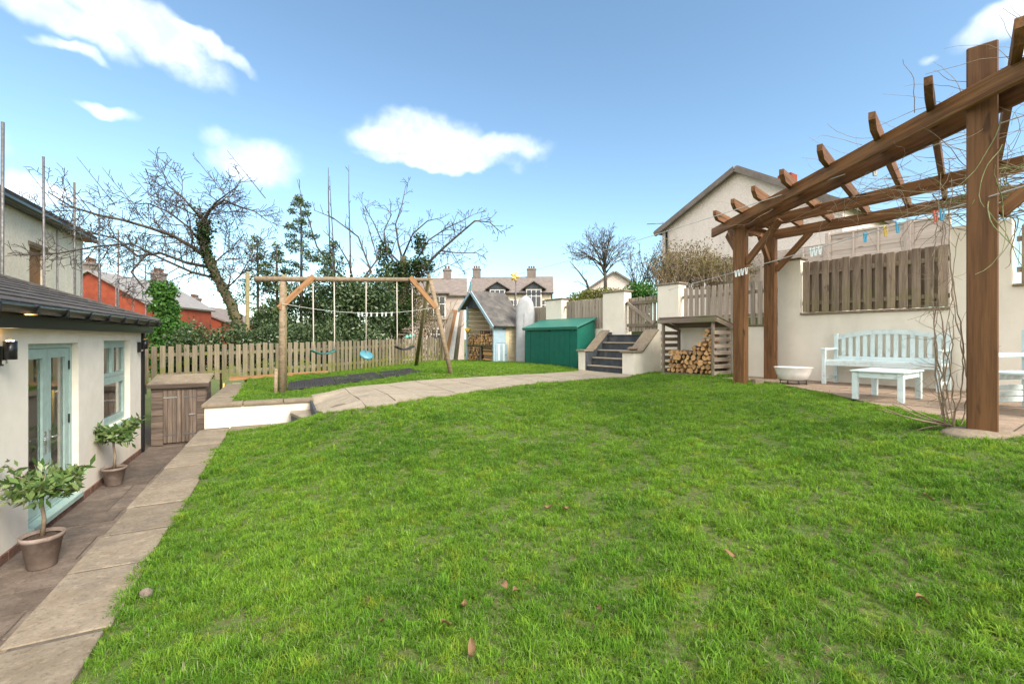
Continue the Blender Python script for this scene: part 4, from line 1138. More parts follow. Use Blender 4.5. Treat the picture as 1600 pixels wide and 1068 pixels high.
def swing(px0, px1, pys, label, kind):
    (p0, z0), (p1, z1_) = on_beam(px0), on_beam(px1)
    D = (p0.y + p1.y) / 2; zs = EYE + (HOR - pys) / F * D
    t = thing('swing', label, 'swing', (p0.x, p0.y, zs))
    if kind == 'disc':
        tube('rope', [(p0.x, p0.y, z0), (p0.x, p0.y, zs)], .011, M_['rope'], t, 6)
        lathe('seat', [(.02, 0), (.14, .0), (.155, .02), (.14, .045), (.03, .05)], M_['bluedisc'], t, T(p0.x, p0.y, zs - .05) @ Matrix.Rotation(R(28), 4, 'Y') @ Matrix.Rotation(R(25), 4, 'X'), 24)
        return
    for p, z in ((p0, z0), (p1, z1_)):
        tube('rope', [(p.x, p.y, z), (p.x + .01, p.y, zs + .25), (p.x, p.y, zs)], .012, M_['rope'], t, 6)
    n = 9; V, Fc = [], []
    for i in range(n + 1):
        f = i / n; c = p0.lerp(p1, -.06 + f * 1.12); z = zs - .075 * math.sin(math.pi * f)
        for s in (-1, 1):
            for dz in (0, -.028):
                V.append((c.x + sp.x * .075 * s, c.y + sp.y * .075 * s, z + dz))
    for i in range(n):
        b = i * 4
        Fc += [(b, b + 2, b + 6, b + 4), (b + 1, b + 5, b + 7, b + 3), (b, b + 4, b + 5, b + 1), (b + 2, b + 3, b + 7, b + 6)]
    Fc += [(0, 1, 3, 2), (n * 4, n * 4 + 2, n * 4 + 3, n * 4 + 1)]
    mesh_obj('seat', V, Fc, M_['teal'] if kind == 'teal' else M_['rubber'], t, None, True)
swing(489, 522, 546, 'teal strap swing seat nearest the single swing post', 'teal')
swing(572, 572, 552, 'blue button swing hanging on one rope in the middle of the frame', 'disc')
swing(620, 644, 540, 'black strap swing seat hanging nearest the splayed legs', 'black')
MATS = []
def mat_grid(name, quad, label, cell=.055):
    c = [Vector((*gp(*p, TU), 0)) for p in quad]
    MATS.append([(q.x, q.y) for q in c])
    V, Fc = [], []
    t = thing(name, label, 'mat', (c[0].x, c[0].y, z1(c[0].x, c[0].y)), 'rubber mats under the swings')
    nx = int((c[1] - c[0]).length / cell); ny = int((c[3] - c[0]).length / cell)
    def pt(f, g):
        p = (c[0] * (1 - f) + c[1] * f) * (1 - g) + (c[3] * (1 - f) + c[2] * f) * g
        return Vector((p.x, p.y, float(TU(p.x, p.y)) + .03))
    for k in range(nx + 1):
        sweep([pt(k / nx, g / 6) for g in range(7)], .013, 4, V, Fc)
    for k in range(ny + 1):
        sweep([pt(g / 6, k / ny) for g in range(7)], .011, 4, V, Fc)
    o = mesh_obj('grid', V, Fc, M_['rubber'], t)
    P = [pt(0, 0), pt(1, 0), pt(1, 1), pt(0, 1)]
    mesh_obj('backing', [tuple(p - Vector((0, 0, .022))) for p in P], [(0, 1, 2, 3)], M_['rubber'], t)
mat_grid('rubber_mat', ((450, 611), (526, 602), (517, 590), (452, 599)), 'black rubber grid mat nearest the single swing post')
mat_grid('rubber_mat', ((527, 602), (597, 592), (585, 583), (520, 590)), 'worn black rubber mat in the middle below the swings')
mat_grid('rubber_mat', ((600, 592), (658, 582), (640, 577), (589, 583)), 'grey rubber mat farthest along, near the splayed swing legs')
o = tube('fence_post', [at(386, 620, 12.6), at(387, 426, 12.6)], [.06, .05], M_['logg'], None, 10); tag(o, 'lone round wooden post standing behind the left end of the swing beam', 'post')

# ------------------------------------------------------------------ clotheslines and pegs
def line(name, a, b, sag, r, label):
    a, b = Vector(a), Vector(b)
    pts = [a.lerp(b, i / 14) - Vector((0, 0, sag * 4 * (i / 14) * (1 - i / 14))) for i in range(15)]
    o = tube(name, pts, r, M_['line'], None, 6); tag(o, label, 'clothesline'); return pts
def peg(p, mat, label, group, s=1.0):
    t = bpy.data.objects.new('clothes_peg', None); put(t, T(*p)); tag(t, label, 'peg', group)
    for q in (-1, 1):
        plank('prong', Vector(p) + Vector((.012 * q * s, 0, .014 * s)), Vector(p) + Vector((.004 * q * s, 0, -.062 * s)), .009 * s, .010 * s, mat, t, (1, 0, 0), .002)
    plank('spring', Vector(p) + Vector((-.011 * s, 0, -.012 * s)), Vector(p) + Vector((.011 * s, 0, -.012 * s)), .005 * s, .006 * s, M_['steel'], t, (0, 0, 1), .001)
def along(pts, px):
    best = min(range(len(pts) - 1), key=lambda i: abs((pts[i].x + pts[i + 1].x) / (pts[i].y + pts[i + 1].y) * F + 800 - px))
    a, b = pts[best], pts[best + 1]
    f = min(max(((px - 800) / F * a.y - a.x) / ((b.x - a.x) - (px - 800) / F * (b.y - a.y)), 0), 1)
    return a.lerp(b, f)
a = Vector((SL.x + .05, SL.y - .09, 2.12)); b = Vector((TA.x + .16, TA.y - .1, 2.22))
pts = line('clothesline', a, b, .17, .005, 'thin line with white pegs strung between the swing posts')
for i, px in enumerate((560, 566, 573, 580, 589, 597, 603, 612)): peg(along(pts, px), M_['pegwhite'], ORD[i] + ' white peg from the left on the line between the swing posts', 'pegs on the swing line', 1.25)
LB = line('clothesline', rf(WN - .05, 7.05, 2.66), (4.1, 2.45, 2.68), .04, .006, 'white clothesline with coloured pegs running under the pergola to the wall pillar')
for px, c, l in ((1472, 'pegblue', 'large blue peg on the line by the near pergola post'), (1464, 'pegred', 'red peg beside the blue one near the pergola post'),
                 (1403, 'pegblue', 'blue peg on the clothesline above the fence panel'), (1384, 'pegyellow', 'yellow peg on the clothesline'),
                 (1352, 'pegblue', 'small blue peg left of the yellow one')):
    peg(along(LB, px), M_[c], l, 'pegs on the long clothesline', 1.5)
for i, px in enumerate((1268, 1274, 1281)): peg(along(LB, px), M_['pegwhite'], ORD[i] + ' pale peg of the cluster at the left end of the fence panel', 'pegs on the long clothesline', 1.5)
for i, px in enumerate((1150, 1155, 1160, 1166)): peg(along(LB, px), M_['pegwhite'], ORD[i] + ' pale peg from the left before the far pergola post', 'pegs on the long clothesline', 1.5)
pole = tube('line_pole', [at(806, 562, 16.6), at(806, 427, 16.6)], .022, M_['scaf'], None, 8); tag(pole, 'thin grey line pole rising behind the playhouse roof', 'pole')
LA = line('clothesline', at(806, 429, 16.6), (5.35, 2.9, 3.56), .10, .006, 'white line running from the playhouse pole past the pergola')
o = bpy.data.objects.new('clothes_peg', None)
peg(along(LA, 1367), M_['pegwhite'], 'large white plastic peg on the upper line before the pergola beam', 'pegs on the upper line', 2.2)
V, Fc = [], []
for k in range(5):
    a = k * 1.256; sweep([at(804, 432, 16.5), at(804, 432, 16.5) + Vector((.14 * math.cos(a), .05, .16 * math.sin(a)))], [.03, .055], 6, V, Fc)
o = mesh_obj('ornament', V, Fc, M_['pegyellow'], None, None, True); tag(o, 'small yellow ornament at the top of the line pole', 'ornament')
V, Fc = [], []
c = rf(8.40, 14.83, 1.72)
for k in range(5): sweep([c + Vector((0, 0, -.05)), c + Vector((.05 * (k - 2), -.02, .13 - .02 * abs(k - 2)))], [.06, .035], 6, V, Fc)
o = mesh_obj('glove', V, Fc, M_['pegyellow'], None, None, True); tag(o, 'yellow cloth hanging at the left porch post of the playhouse', 'cloth')

# ------------------------------------------------------------------ pergola
pg = thing('pergola', 'large brown stained timber pergola over the patio', 'pergola', (4.13, 6, .62))
F1, F2, B1 = Vector((4.16, 8.28)), Vector((4.11, 3.98)), Vector((5.2, 9.15))
ZB = 3.42
for P, w_, zt in ((F1, .205, 3.46), (F2, .195, 3.98), (B1, .20, 3.44)):
    plank('post', (P.x, P.y, .5), (P.x, P.y, zt), w_, w_, M_['postoak'] if P is F2 else M_['oak'], pg, (.7071, .7071, 0), .01)
for x0, dz in ((3.965, 0), (4.285, -.012)):
    plank('front_beam', (x0, 9.0, ZB + .1 + dz), (x0 - .03, 2.0, ZB + .1 + dz), .055, .17, M_['oak'], pg, bev=.008)
b2a = Vector((4.42, 8.25)); b2d = Vector((.492, -.87))
plank('cross_beam', (b2a.x, b2a.y, ZB + .09), (*(b2a + b2d * 7.0), ZB + .09), .065, .19, M_['oak'], pg, bev=.008)
b3a = Vector((5.07, 9.33)); b3d = Vector((.575, -.818))
plank('wall_beam', (b3a.x, b3a.y, ZB + .09), (*(b3a + b3d * 6.5), ZB + .09), .065, .19, M_['oak'], pg, bev=.008)
plank('end_beam', (F1.x + .05, F1.y + .14, ZB + .09), (B1.x + .1, B1.y + .10, ZB + .09), .06, .17, M_['oak'], pg, bev=.008)
def rafter(y0):
    d = Vector((.7071, .7071)); s = Vector((3.98, y0)) - d * .50
    nn = .818 * s.x + .575 * s.y
    L = min((9.72 - nn) / .985, 4.4)
    prof = [(0, .08), (.11, 0), (L - .11, 0), (L, .08), (L, .155), (0, .155)]
    V = [(x, y, z) for y in (-.029, .029) for x, z in prof]; m = 6
    Fc = [tuple(range(m)), tuple(reversed(range(m, 2 * m)))] + [((i + 1) % m, i, m + i, m + (i + 1) % m) for i in range(m)]
    mesh_obj('rafter', V, Fc, M_['oak'], pg, T(s.x, s.y, ZB + .155 + random.uniform(-.012, .012)) @ Matrix.Rotation(R(45), 4, 'Z'))
for y0 in (8.5, 7.84, 7.2, 6.48, 5.72, 4.94, 4.32, 3.6, 2.95): rafter(y0)
def brace(P, d, a=.62):
    d = Vector(d).normalized(); p = P + d * .10
    plank('brace', (p.x, p.y, ZB - a), (p.x + d.x * a, p.y + d.y * a, ZB + .02), .07, .11, M_['oak'], pg, bev=.008)
brace(F1, b2d); brace(F1, (0, 1), .4); brace(B1, b3d); brace(B1, (-.76, -.65), .45); brace(F2, (.75, -.66), .9)
o = lathe('concrete_footing', [(.28, 0), (.25, .035), (.19, .06), (.05, .075)], M_['sand'], None, T(F2.x, F2.y, z1(F2.x, F2.y) - .03) , 24, 1.15, .85)
tag(o, 'rough pale concrete footing around the base of the near pergola post', 'footing')
o = fb('paving_block', T(F1.x + .24, F1.y - .12, .60) @ Matrix.Rotation(R(20), 4, 'Z'), (-.10, .10), (-.05, .05), (0, .12), M_['sand'], None, .01); tag(o, 'grey block at the foot of the far pergola post', 'block')

# ------------------------------------------------------------------ bench, table, armchair, tub
BZ = .637
def BF(n, w_, rot=0): return T(*nw(n, w_), BZ) @ Matrix.Rotation(R(35.1 - 90 + rot), 4, 'Z')
def P3(M, x, y, z): return M @ Vector((x, y, z))
bn = BF(9.43, 2.66)
t = thing('garden_bench', 'pale blue slatted wooden bench with arched back against the white wall', 'bench', M=bn)
def bar(nm, a, b, w_, h, par=t, M=bn, mat=None, up=(0, 0, 1), bev=.005):
    return plank(nm, P3(M, *a), P3(M, *b), w_, h, mat or M_['blue'], par, tuple(M.to_3x3() @ Vector(up)), bev)
HW = .76
for s in (-1, 1):
    bar('leg', (s * HW, -.27, 0), (s * HW, -.27, .60), .06, .06, up=(0, 1, 0))
    bar('leg', (s * HW, .25, 0), (s * HW, .27, .90), .06, .06, up=(0, 1, 0))
    bar('arm', (s * HW, -.32, .62), (s * HW, .25, .62), .075, .035)
    bar('side_rail', (s * HW, -.24, .38), (s * HW, .23, .38), .035, .07)
    bar('stretcher', (s * HW, -.24, .12), (s * HW, .23, .12), .03, .05)
bar('front_rail', (-HW + .03, -.265, .375), (HW - .03, -.265, .375), .03, .085)
bar('back_rail', (-HW + .03, .255, .455), (HW - .03, .255, .455), .035, .07)
for k in range(6): bar('seat_slat', (-HW + .035, -.21 + k * .082, .428 - .004 * k), (HW - .035, -.21 + k * .082, .428 - .004 * k), .068, .022)
n = 16
arch = lambda x: .855 + .105 * (1 - (x / HW) ** 2)
V, Fc = [], []
for i in range(n + 1):
    x = -HW + .03 + (2 * HW - .06) * i / n; z = arch(x)
    for y in (.25, .285):
        V += [(x, y, z - .075), (x, y, z)]
for i in range(n):
    b = i * 4
    Fc += [(b, b + 4, b + 5, b + 1), (b + 2, b + 3, b + 7, b + 6), (b + 1, b + 5, b + 7, b + 3), (b, b + 2, b + 6, b + 4)]
Fc += [(0, 1, 3, 2), (n * 4, n * 4 + 2, n * 4 + 3, n * 4 + 1)]
mesh_obj('top_rail', V, Fc, M_['blue'], t, bn)
for k in range(13):
    x = -HW + .115 + k * (2 * HW - .23) / 12
    bar('back_slat', (x, .262, .49), (x, .268, arch(x) - .07), .062, .016, up=(0, 1, 0))

tm = BF(7.62, 2.10)
t2 = thing('coffee_table', 'small pale blue slatted wooden table in front of the bench', 'table', M=tm)
hx, hy = .24, .36
for sx in (-1, 1):
    for sy in (-1, 1): bar('leg', (sx * hx, sy * hy, 0), (sx * hx, sy * hy, .365), .065, .065, t2, tm, up=(0, 1, 0))
for sx in (-1, 1): bar('apron', (sx * hx, -hy + .034, .325), (sx * hx, hy - .034, .325), .03, .07, t2, tm)
for sy in (-1, 1): bar('apron', (-hx + .034, sy * hy, .325), (hx - .034, sy * hy, .325), .03, .07, t2, tm)
for k in range(8): bar('top_slat', (-hx - .05, -hy - .005 + k * .103, .378), (hx + .05, -hy - .005 + k * .103, .378), .094, .022, t2, tm)

am = T(5.75, 4.95, BZ) @ Matrix.Rotation(R(12), 4, 'Z')       # faces the table: its side is what shows beyond the near post
t3 = thing('garden_armchair', 'pale blue slatted wooden armchair behind the near pergola post', 'chair', M=am)
for sx in (-1, 1):
    bar('leg', (sx * .36, -.32, 0), (sx * .36, -.32, .60), .06, .06, t3, am, up=(0, 1, 0))
    bar('leg', (sx * .36, .32, 0), (sx * .36, .32, .60 if sx < 0 else .92), .06, .06, t3, am, up=(0, 1, 0))
for sy in (-1, 1):
    bar('arm', (-.42, sy * .32, .62), (.40, sy * .32, .62), .08, .05, t3, am)
    for z in (.10, .17, .24): bar('side_board', (-.34, sy * .335, z), (.34, sy * .335, z), .02, .06, t3, am)
    bar('side_rail', (-.34, sy * .32, .375), (.34, sy * .32, .375), .03, .085, t3, am)
for k in range(7): bar('seat_slat', (-.33 + k * .105, -.30, .43 + (.012 if k in (1, 4) else 0)), (-.33 + k * .105, .30, .43), .085, .024, t3, am)
for k in range(5): bar('back_slat', (.37, -.22 + k * .11, .45), (.43, -.22 + k * .11, .88), .06, .018, t3, am, up=(1, 0, 0))
bar('back_top_rail', (.42, -.33, .9), (.42, .33, .9), .035, .08, t3, am)

tb = T(4.98, 8.06, BZ) @ Matrix.Rotation(R(-20), 4, 'Z')
t4 = thing('planter_tub', 'white oval tub planter on a black wire stand by the far pergola post', 'planter', M=tb)
lathe('tub', [(.19, .075), (.22, .085), (.265, .19), (.295, .285), (.312, .30), (.30, .305), (.285, .29), (.25, .19), (.2, .12), (.02, .11)], M_['white'], t4, tb, 36, 1.0, .62)
for z in (.015, .07):
    pts = [P3(tb, .215 * math.cos(a) * 1.0, .215 * math.sin(a) * .62, z) for a in np.linspace(0, 6.283, 25)]
    tube('ring', pts, .006, M_['black'], t4, 6)
for k in range(8):
    a = k * .785 + .3
    tube('rod', [P3(tb, .215 * math.cos(a), .133 * math.sin(a), .0), P3(tb, .215 * math.cos(a), .133 * math.sin(a), .075)], .005, M_['black'], t4, 6)

# ------------------------------------------------------------------ lap-panel fence on the high ground behind the pergola
posts_w = (1.6, 2.85, 3.56, 5.32, 7.06, 8.8, 10.5)
lf = thing('lap_fence', 'pale pinkish lap-panel fence on the high ground behind the pergola', 'fence', (*nw(14.5, 5), 2.1))
for a in (2.85, 3.56, 5.32, 7.06, 8.8):
    fb('post', RF, (14.44, 14.56), (a - .05, a + .05), (2.1, 4.38), M_['lapwood'], lf, .01)
for a, b in ((2.9, 3.51), (3.61, 5.27), (5.37, 7.01), (7.11, 8.75)):
    zt = 4.28 if b < 7 else 4.05
    k = 0; z = 2.25
    while z < zt - .1:
        plank('lap_board', rf(14.5 + .01 * (k % 2), a, z + .09), rf(14.5 + .01 * (k % 2), b, z + .09 + random.uniform(-.006, .006)), .012, .175, M_['lapwood'], lf); z += .16; k += 1
    nb = max(1, int((b - a) / .42))
    for i in range(nb + 1):
        w_ = a + .02 + (b - a - .04) * i / nb
        plank('batten', rf(14.47, w_, 2.2), rf(14.47, w_, zt), .045, .03, M_['lapwood'], lf, RN)
    plank('capping', rf(14.5, a, zt + .02), rf(14.5, b, zt + .02), .07, .03, M_['lapwood'], lf)

# ------------------------------------------------------------------ background houses
def gable_house(name, Fm, x0, x1, y0, y1, z0, eave, ridge_y, ridge_z, wallm, roofm, label, eave1=None, over=.25):
    """block with gable walls at x0 and x1 and the ridge along x, in frame Fm"""
    t = thing(name, label, 'house', M=Fm @ T((x0 + x1) / 2, (y0 + y1) / 2, z0))
    e1 = eave if eave1 is None else eave1
    prof = [(y0, z0), (y1, z0), (y1, e1), (ridge_y, ridge_z), (y0, eave)]
    V = [(x, y, z) for x in (x0, x1) for y, z in prof]; m = 5
    Fc = [tuple(reversed(range(m))), tuple(range(m, 2 * m))] + [(i, (i + 1) % m, m + (i + 1) % m, m + i) for i in range(m)]
    mesh_obj('wall', V, Fc, wallm, t, Fm)
    for (ya, za) in ((y0, eave), (y1, e1)):
        d = Vector((0, ya - ridge_y, za - ridge_z)).normalized(); nr = Vector((0, -d.z, d.y)); nr = nr if nr.z > 0 else -nr
        e = Vector((0, ya, za)) + d * over; r_ = Vector((0, ridge_y, ridge_z))
        V = []
        for x in (x0 - over, x1 + over):
            for p in (r_, e):
                for s in (.01, .16): V.append((x, p.y + nr.y * s, p.z + nr.z * s))
        mesh_obj('roof', V, [(0, 1, 3, 2), (4, 6, 7, 5), (0, 4, 5, 1), (2, 3, 7, 6), (1, 5, 7, 3), (0, 2, 6, 4)], roofm, t, Fm)
    return t
def chimney(t, Fm, x, y, z0, h, w_=.7, d=.5, mat=None, pots=2):
    c = fb('chimney', Fm, (x - w_ / 2, x + w_ / 2), (y - d / 2, y + d / 2), (z0, z0 + h), mat or M_['farpink'], t, .02)
    fb('chimney_cap', Fm, (x - w_ / 2 - .07, x + w_ / 2 + .07), (y - d / 2 - .07, y + d / 2 + .07), (z0 + h - .22, z0 + h - .06), mat or M_['farpink'], c, .02)
    for k in range(pots):
        xx = x + (k - (pots - 1) / 2) * .32
        lathe('chimney_pot', [(.12, 0), (.10, .12), (.11, .3), (.13, .34)], M_['brick'], c, Fm @ T(xx, y, z0 + h), 10)
def far_window(t, Fm, x0, x1, y, z0, z1_, frame=None, cols=2):
    """window in a wall whose outer face is at y (looking towards -y)"""
    wd = fb('window', Fm, (x0, x1), (y - .05, y + .02), (z0, z1_), frame or M_['whiteframe'], t, .01)
    n = cols; g = .08; pw = (x1 - x0 - g * (n + 1)) / n; zm = z0 + (z1_ - z0) * .62
    for i in range(n):
        a = x0 + g + i * (pw + g)
        fb('pane', Fm, (a, a + pw), (y - .062, y - .052), (z0 + g, zm - g / 2), M_['farglass'], wd, 0)
        fb('pane', Fm, (a, a + pw), (y - .062, y - .052), (zm + g / 2, z1_ - g), M_['farglass'], wd, 0)
    return wd

# pinkish gable house on the high ground
GM = RF @ Matrix.Rotation(R(0), 4, 'Z')
gh = gable_house('gable_house', GM, 18, 27, 6.16, 13.38, 1.5, 5.95, 9.77, 8.2, M_['pinkrender'], M_['farslate'], 'pinkish roughcast gable-ended house on the high ground behind the pergola', eave1=6.42)
fb('chimney', GM, (22, 22.6), (9.5, 10.1), (7.6, 8.9), M_['redrender'], gh, .02)
plank('verge', GM @ Vector((17.75, 9.77, 8.22)), GM @ Vector((17.75, 13.62, 6.30)), .12, .2, M_['farslate'], gh)
plank('verge', GM @ Vector((17.75, 9.77, 8.22)), GM @ Vector((17.75, 5.95, 5.83)), .12, .2, M_['farslate'], gh)
tube('downpipe', [GM @ Vector((17.93, 13.1, 1.5)), GM @ Vector((17.93, 13.1, 6.4))], .05, M_['black'], gh, 8)
ae = thing('roof_aerial', 'thin television aerial beside the eaves of the pinkish gable house', 'aerial', tuple(at(1036, 358, 21)))
tube('mast', [at(1036, 366, 21.3), at(1036, 347, 21.3)], .02, M_['scaf'], ae, 6)
tube('boom', [at(1036, 349, 21.3), at(1011, 350, 21.3)], .018, M_['scaf'], ae, 6)

# pair of buff houses far behind the playhouse
D0 = 62.0
SMt = T(*at(797, HOR, D0)[:2], 0) @ Matrix.Rotation(R(-4), 4, 'Z')
sm = gable_house('semi_detached_house', SMt, -5.0, 5.5, -3, 4.5, -1, 7.35, .8, 9.75, M_['buff'], M_['farslate'], 'buff semi-detached house with two dormers and grey slate roof far behind the playhouse', over=.35)
chimney(sm, SMt, -4.7, .8, 9.2, 1.9, 1.0, .9, M_['farslate'], 3); chimney(sm, SMt, 2.9, .8, 9.2, 1.8, 1.2, .9, M_['farslate'], 3)
for cx in (-1.4, 3.3):
    w_ = far_window(sm, SMt, cx - .95, cx + .95, -3.35, 5.4, 7.7, None, 3)
    fb('dormer_wall', SMt, (cx - 1.05, cx + 1.05), (-3.3, -1.0), (5.3, 7.78), M_['buff'], sm, .02)
    for s in (-1, 1):
        plank('dormer_roof', SMt @ Vector((cx, -2.2, 8.75)), SMt @ Vector((cx + s * 1.6, -2.2, 7.75)), 3.0, .14, M_['farslate'], sm, (0, 0, 1))
    mesh_obj('dormer_gable', [(cx - 1.25, -3.42, 7.78), (cx + 1.25, -3.42, 7.78), (cx, -3.42, 8.6), (cx - 1.25, -3.3, 7.78), (cx + 1.25, -3.3, 7.78), (cx, -3.3, 8.6)],
             [(0, 1, 2), (5, 4, 3), (0, 3, 4, 1), (1, 4, 5, 2), (2, 5, 3, 0)], M_['slate'], sm, SMt)
far_window(sm, SMt, 4.3, 5.2, -3.02, 4.6, 6.4); far_window(sm, SMt, .2, 1.2, -3.02, 4.6, 6.4)
fb('gutter', SMt, (-5.3, 5.8), (-3.42, -3.28), (7.1, 7.26), M_['black'], sm, .03)
tube('downpipe', [SMt @ Vector((.9, -3.1, 0)), SMt @ Vector((.9, -3.1, 7.2))], .06, M_['black'], sm, 6)

D1 = 48.0
PM = T(*at(697, HOR, D1)[:2], 0) @ Matrix.Rotation(R(6), 4, 'Z')
pk = gable_house('distant_house', PM, -5.5, 1.9, -2.5, 4, -1, 5.75, .6, 7.7, M_['farpink'], M_['farslate'], 'dusky pink distant house with white bay window left of the playhouse', over=.3)
chimney(pk, PM, .1, .6, 7.1, 1.7, .8, .8, M_['farslate'], 2)
far_window(pk, PM, -1.7, .05, -2.9, 3.55, 5.6, None, 3)
fb('bay', PM, (-1.8, .15), (-2.85, -2.4), (3.3, 5.75), M_['farpink'], pk, .02)
plank('bay_roof', PM @ Vector((-2.1, -2.75, 5.9)), PM @ Vector((.45, -2.75, 5.9)), 1.2, .16, M_['farslate'], pk)
far_window(pk, PM, -1.4, -.2, -2.52, .9, 2.4); far_window(pk, PM, .7, 1.5, -2.52, 1.2, 2.2)

# red-brick gables at the left
Q = T(*at(141, HOR, 33.0)[:2], 0) @ Matrix.Rotation(R(97), 4, 'Z')
r1 = gable_house('red_brick_house', Q, 0, 9, -3.7, 3.7, -1, 4.0, 0, 6.25, M_['redrender'], M_['greyslate'], 'red brick gable house with pale slate roof behind the scaffolding', over=.25)
chimney(r1, Q, .5, .3, 6.0, 1.0, .9, .7, M_['farslate'], 3); chimney(r1, Q, 7.0, -.4, 5.7, 1.5, 1.1, .7, M_['farslate'], 4)
Q2 = T(*at(290, HOR, 46.0)[:2], 0) @ Matrix.Rotation(R(94), 4, 'Z')
r2 = gable_house('red_brick_house', Q2, 0, 8, -3.9, 3.9, -1, 3.05, .3, 4.75, M_['redrender'], M_['farslate'], 'lower red brick house end beyond the fence, left of the ivy-clad trunk', over=.2)
chimney(r2, Q2, .8, -.4, 4.3, 1.3, 1.0, .8, M_['farslate'], 4)
D4 = 60
Q3 = T(*at(384, HOR, D4)[:2], 0) @ Matrix.Rotation(R(10), 4, 'Z')
gable_house('distant_house', Q3, -6, 6, -3, 3, -1, 1.9, 0, 3.6, M_['farpink'], M_['greyslate'], 'low grey-roofed house glimpsed beyond the hedge behind the leaning tree', over=.2)
# roof beyond the bank by the round bare tree
Q4 = T(*at(960, HOR, 40)[:2], 0) @ Matrix.Rotation(R(80), 4, 'Z')
gable_house('bungalow', Q4, 0, 8, -2.6, 2.6, 1, 5.5, 0, 7.2, M_['pinkrender'], M_['farslate'], 'pale bungalow gable with dark roof beside the round bare tree', over=.25)

# ------------------------------------------------------------------ vegetation
def leaf_cloud(name, pts, size, mat, parent=None, nrm=None, seed=0, asp=.5, droop=0.0):
    """many single folded leaves at the given points"""
    r = np.random.default_rng(seed); P = np.asarray(pts, float); n = len(P)
    d = r.normal(size=(n, 3)); d[:, 2] += .15 - droop; d /= np.linalg.norm(d, axis=1)[:, None]
    a = r.normal(size=(n, 3)); s = np.cross(d, a); s /= np.linalg.norm(s, axis=1)[:, None]
    up = np.cross(s, d)
    sz = size * r.uniform(.6, 1.3, n)[:, None]
    base = P; tip = P + d * sz; mid = P + d * sz * .5 - up * sz * .10
    l = mid + s * sz * asp * .5 + up * sz * .12; q = mid - s * sz * asp * .5 + up * sz * .12
    V = np.stack([base, l, tip, q], 1).reshape(-1, 3)
    me = bpy.data.meshes.new(name)
    me.vertices.add(n * 4); me.vertices.foreach_set('co', V.ravel())
    me.loops.add(n * 4); me.loops.foreach_set('vertex_index', np.arange(n * 4))
    me.polygons.add(n); me.polygons.foreach_set('loop_start', np.arange(n) * 4); me.polygons.foreach_set('loop_total', np.full(n, 4))
    me.update(calc_edges=True); me.validate()
    me.materials.append(mat)
    return put(bpy.data.objects.new(name, me), Matrix.Identity(4), parent)
def blob_pts(blobs, n, r, shell=.55, clump=.0):
    """points in a union of ellipsoids, mostly near the surface; clump > 0 gathers them in tufts"""
    vol = np.array([b[3] * b[4] * b[5] for b in blobs]) ** .75; vol /= vol.sum()
    out = []
    for b, f in zip(blobs, vol):
        m = max(4, int(n * f))
        c = m if not clump else max(3, m // 14)
        d = r.normal(size=(c, 3)); d /= np.linalg.norm(d, axis=1)[:, None]
        rad = shell + (1 - shell) * r.uniform(0, 1, c) ** .6
        rad *= 1 + .22 * np.sin(d[:, 0] * 5 + b[0] * 3) * np.sin(d[:, 2] * 6 + b[2]) + r.normal(size=c) * .06
        p = np.array(b[:3]) + d * rad[:, None] * np.array(b[3:6])
        if clump:
            p = np.repeat(p, 14, 0); p = p + r.normal(size=p.shape) * clump
        out.append(p)
    return np.concatenate(out)
class Branches:
    """recursive bare branches gathered in one mesh"""
    def __init__(s, seed, sides=(7, 5, 4, 3), minr=.006):
        s.r = random.Random(seed); s.V = []; s.F = []; s.sides = sides; s.minr = minr; s.tips = []
    def limb(s, pts, r0, r1, level=0):
        n = len(pts)
        sweep(pts, [r0 + (r1 - r0) * (i / (n - 1)) for i in range(n)], s.sides[min(level, 3)], s.V, s.F, cap=level < 2)
    def grow(s, p, d, L, r0, level, up=.12, wig=.25, bend=0.0):
        n = max(3, int(L / (.22 if level > 1 else .3))); n = min(n, 9); step = L / n
        pts = [Vector(p)]; d = Vector(d).normalized()
        for i in range(n):
            d = d + Vector((s.r.gauss(0, wig), s.r.gauss(0, wig), s.r.gauss(0, wig * .8) + up)) * (step * 1.2); d.normalize()
            pts.append(pts[-1] + d * step)
        r1 = max(s.minr, r0 * .35)
        s.limb(pts, r0, r1, level); s.tips.append(pts[-1])
        return pts
    def sprout(s, pts, r0, level, depth, every, Lk, up=.15, ang=(35, 75), wig=.3, start=.15):
        """side shoots along a polyline, recursing"""
        P = [Vector(q) for q in pts]; seg = [(P[i + 1] - P[i]).length for i in range(len(P) - 1)]; tot = sum(seg)
        x = tot * start + s.r.uniform(0, every)
        while x < tot:
            a = x
            for i, L in enumerate(seg):
                if a <= L: break
                a -= L
            p = P[i].lerp(P[i + 1], min(1, a / max(L, 1e-6))); d = (P[i + 1] - P[i]).normalized()
            ax = d.orthogonal().normalized(); ax = Matrix.Rotation(s.r.uniform(0, 6.283), 3, d) @ ax
            nd = Matrix.Rotation(R(s.r.uniform(*ang)), 3, ax) @ d
            nd = (nd + Vector((0, 0, up))).normalized()
            f = 1 - .55 * x / tot
            LL = Lk * f * s.r.uniform(.5, 1.25); rr = max(s.minr, r0 * f * s.r.uniform(.35, .55))
            q = s.grow(p, nd, LL, rr, level, up * .4, wig)
            if depth > 1: s.sprout(q, rr, level + 1, depth - 1, every * .72, Lk * .52, up, ang, wig, .2)
            x += every * s.r.uniform(.6, 1.5)
    def build(s, name, mat, parent): return mesh_obj(name, s.V, s.F, mat, parent, None, True)
def P_(px, py, D): return at(px, py, D)

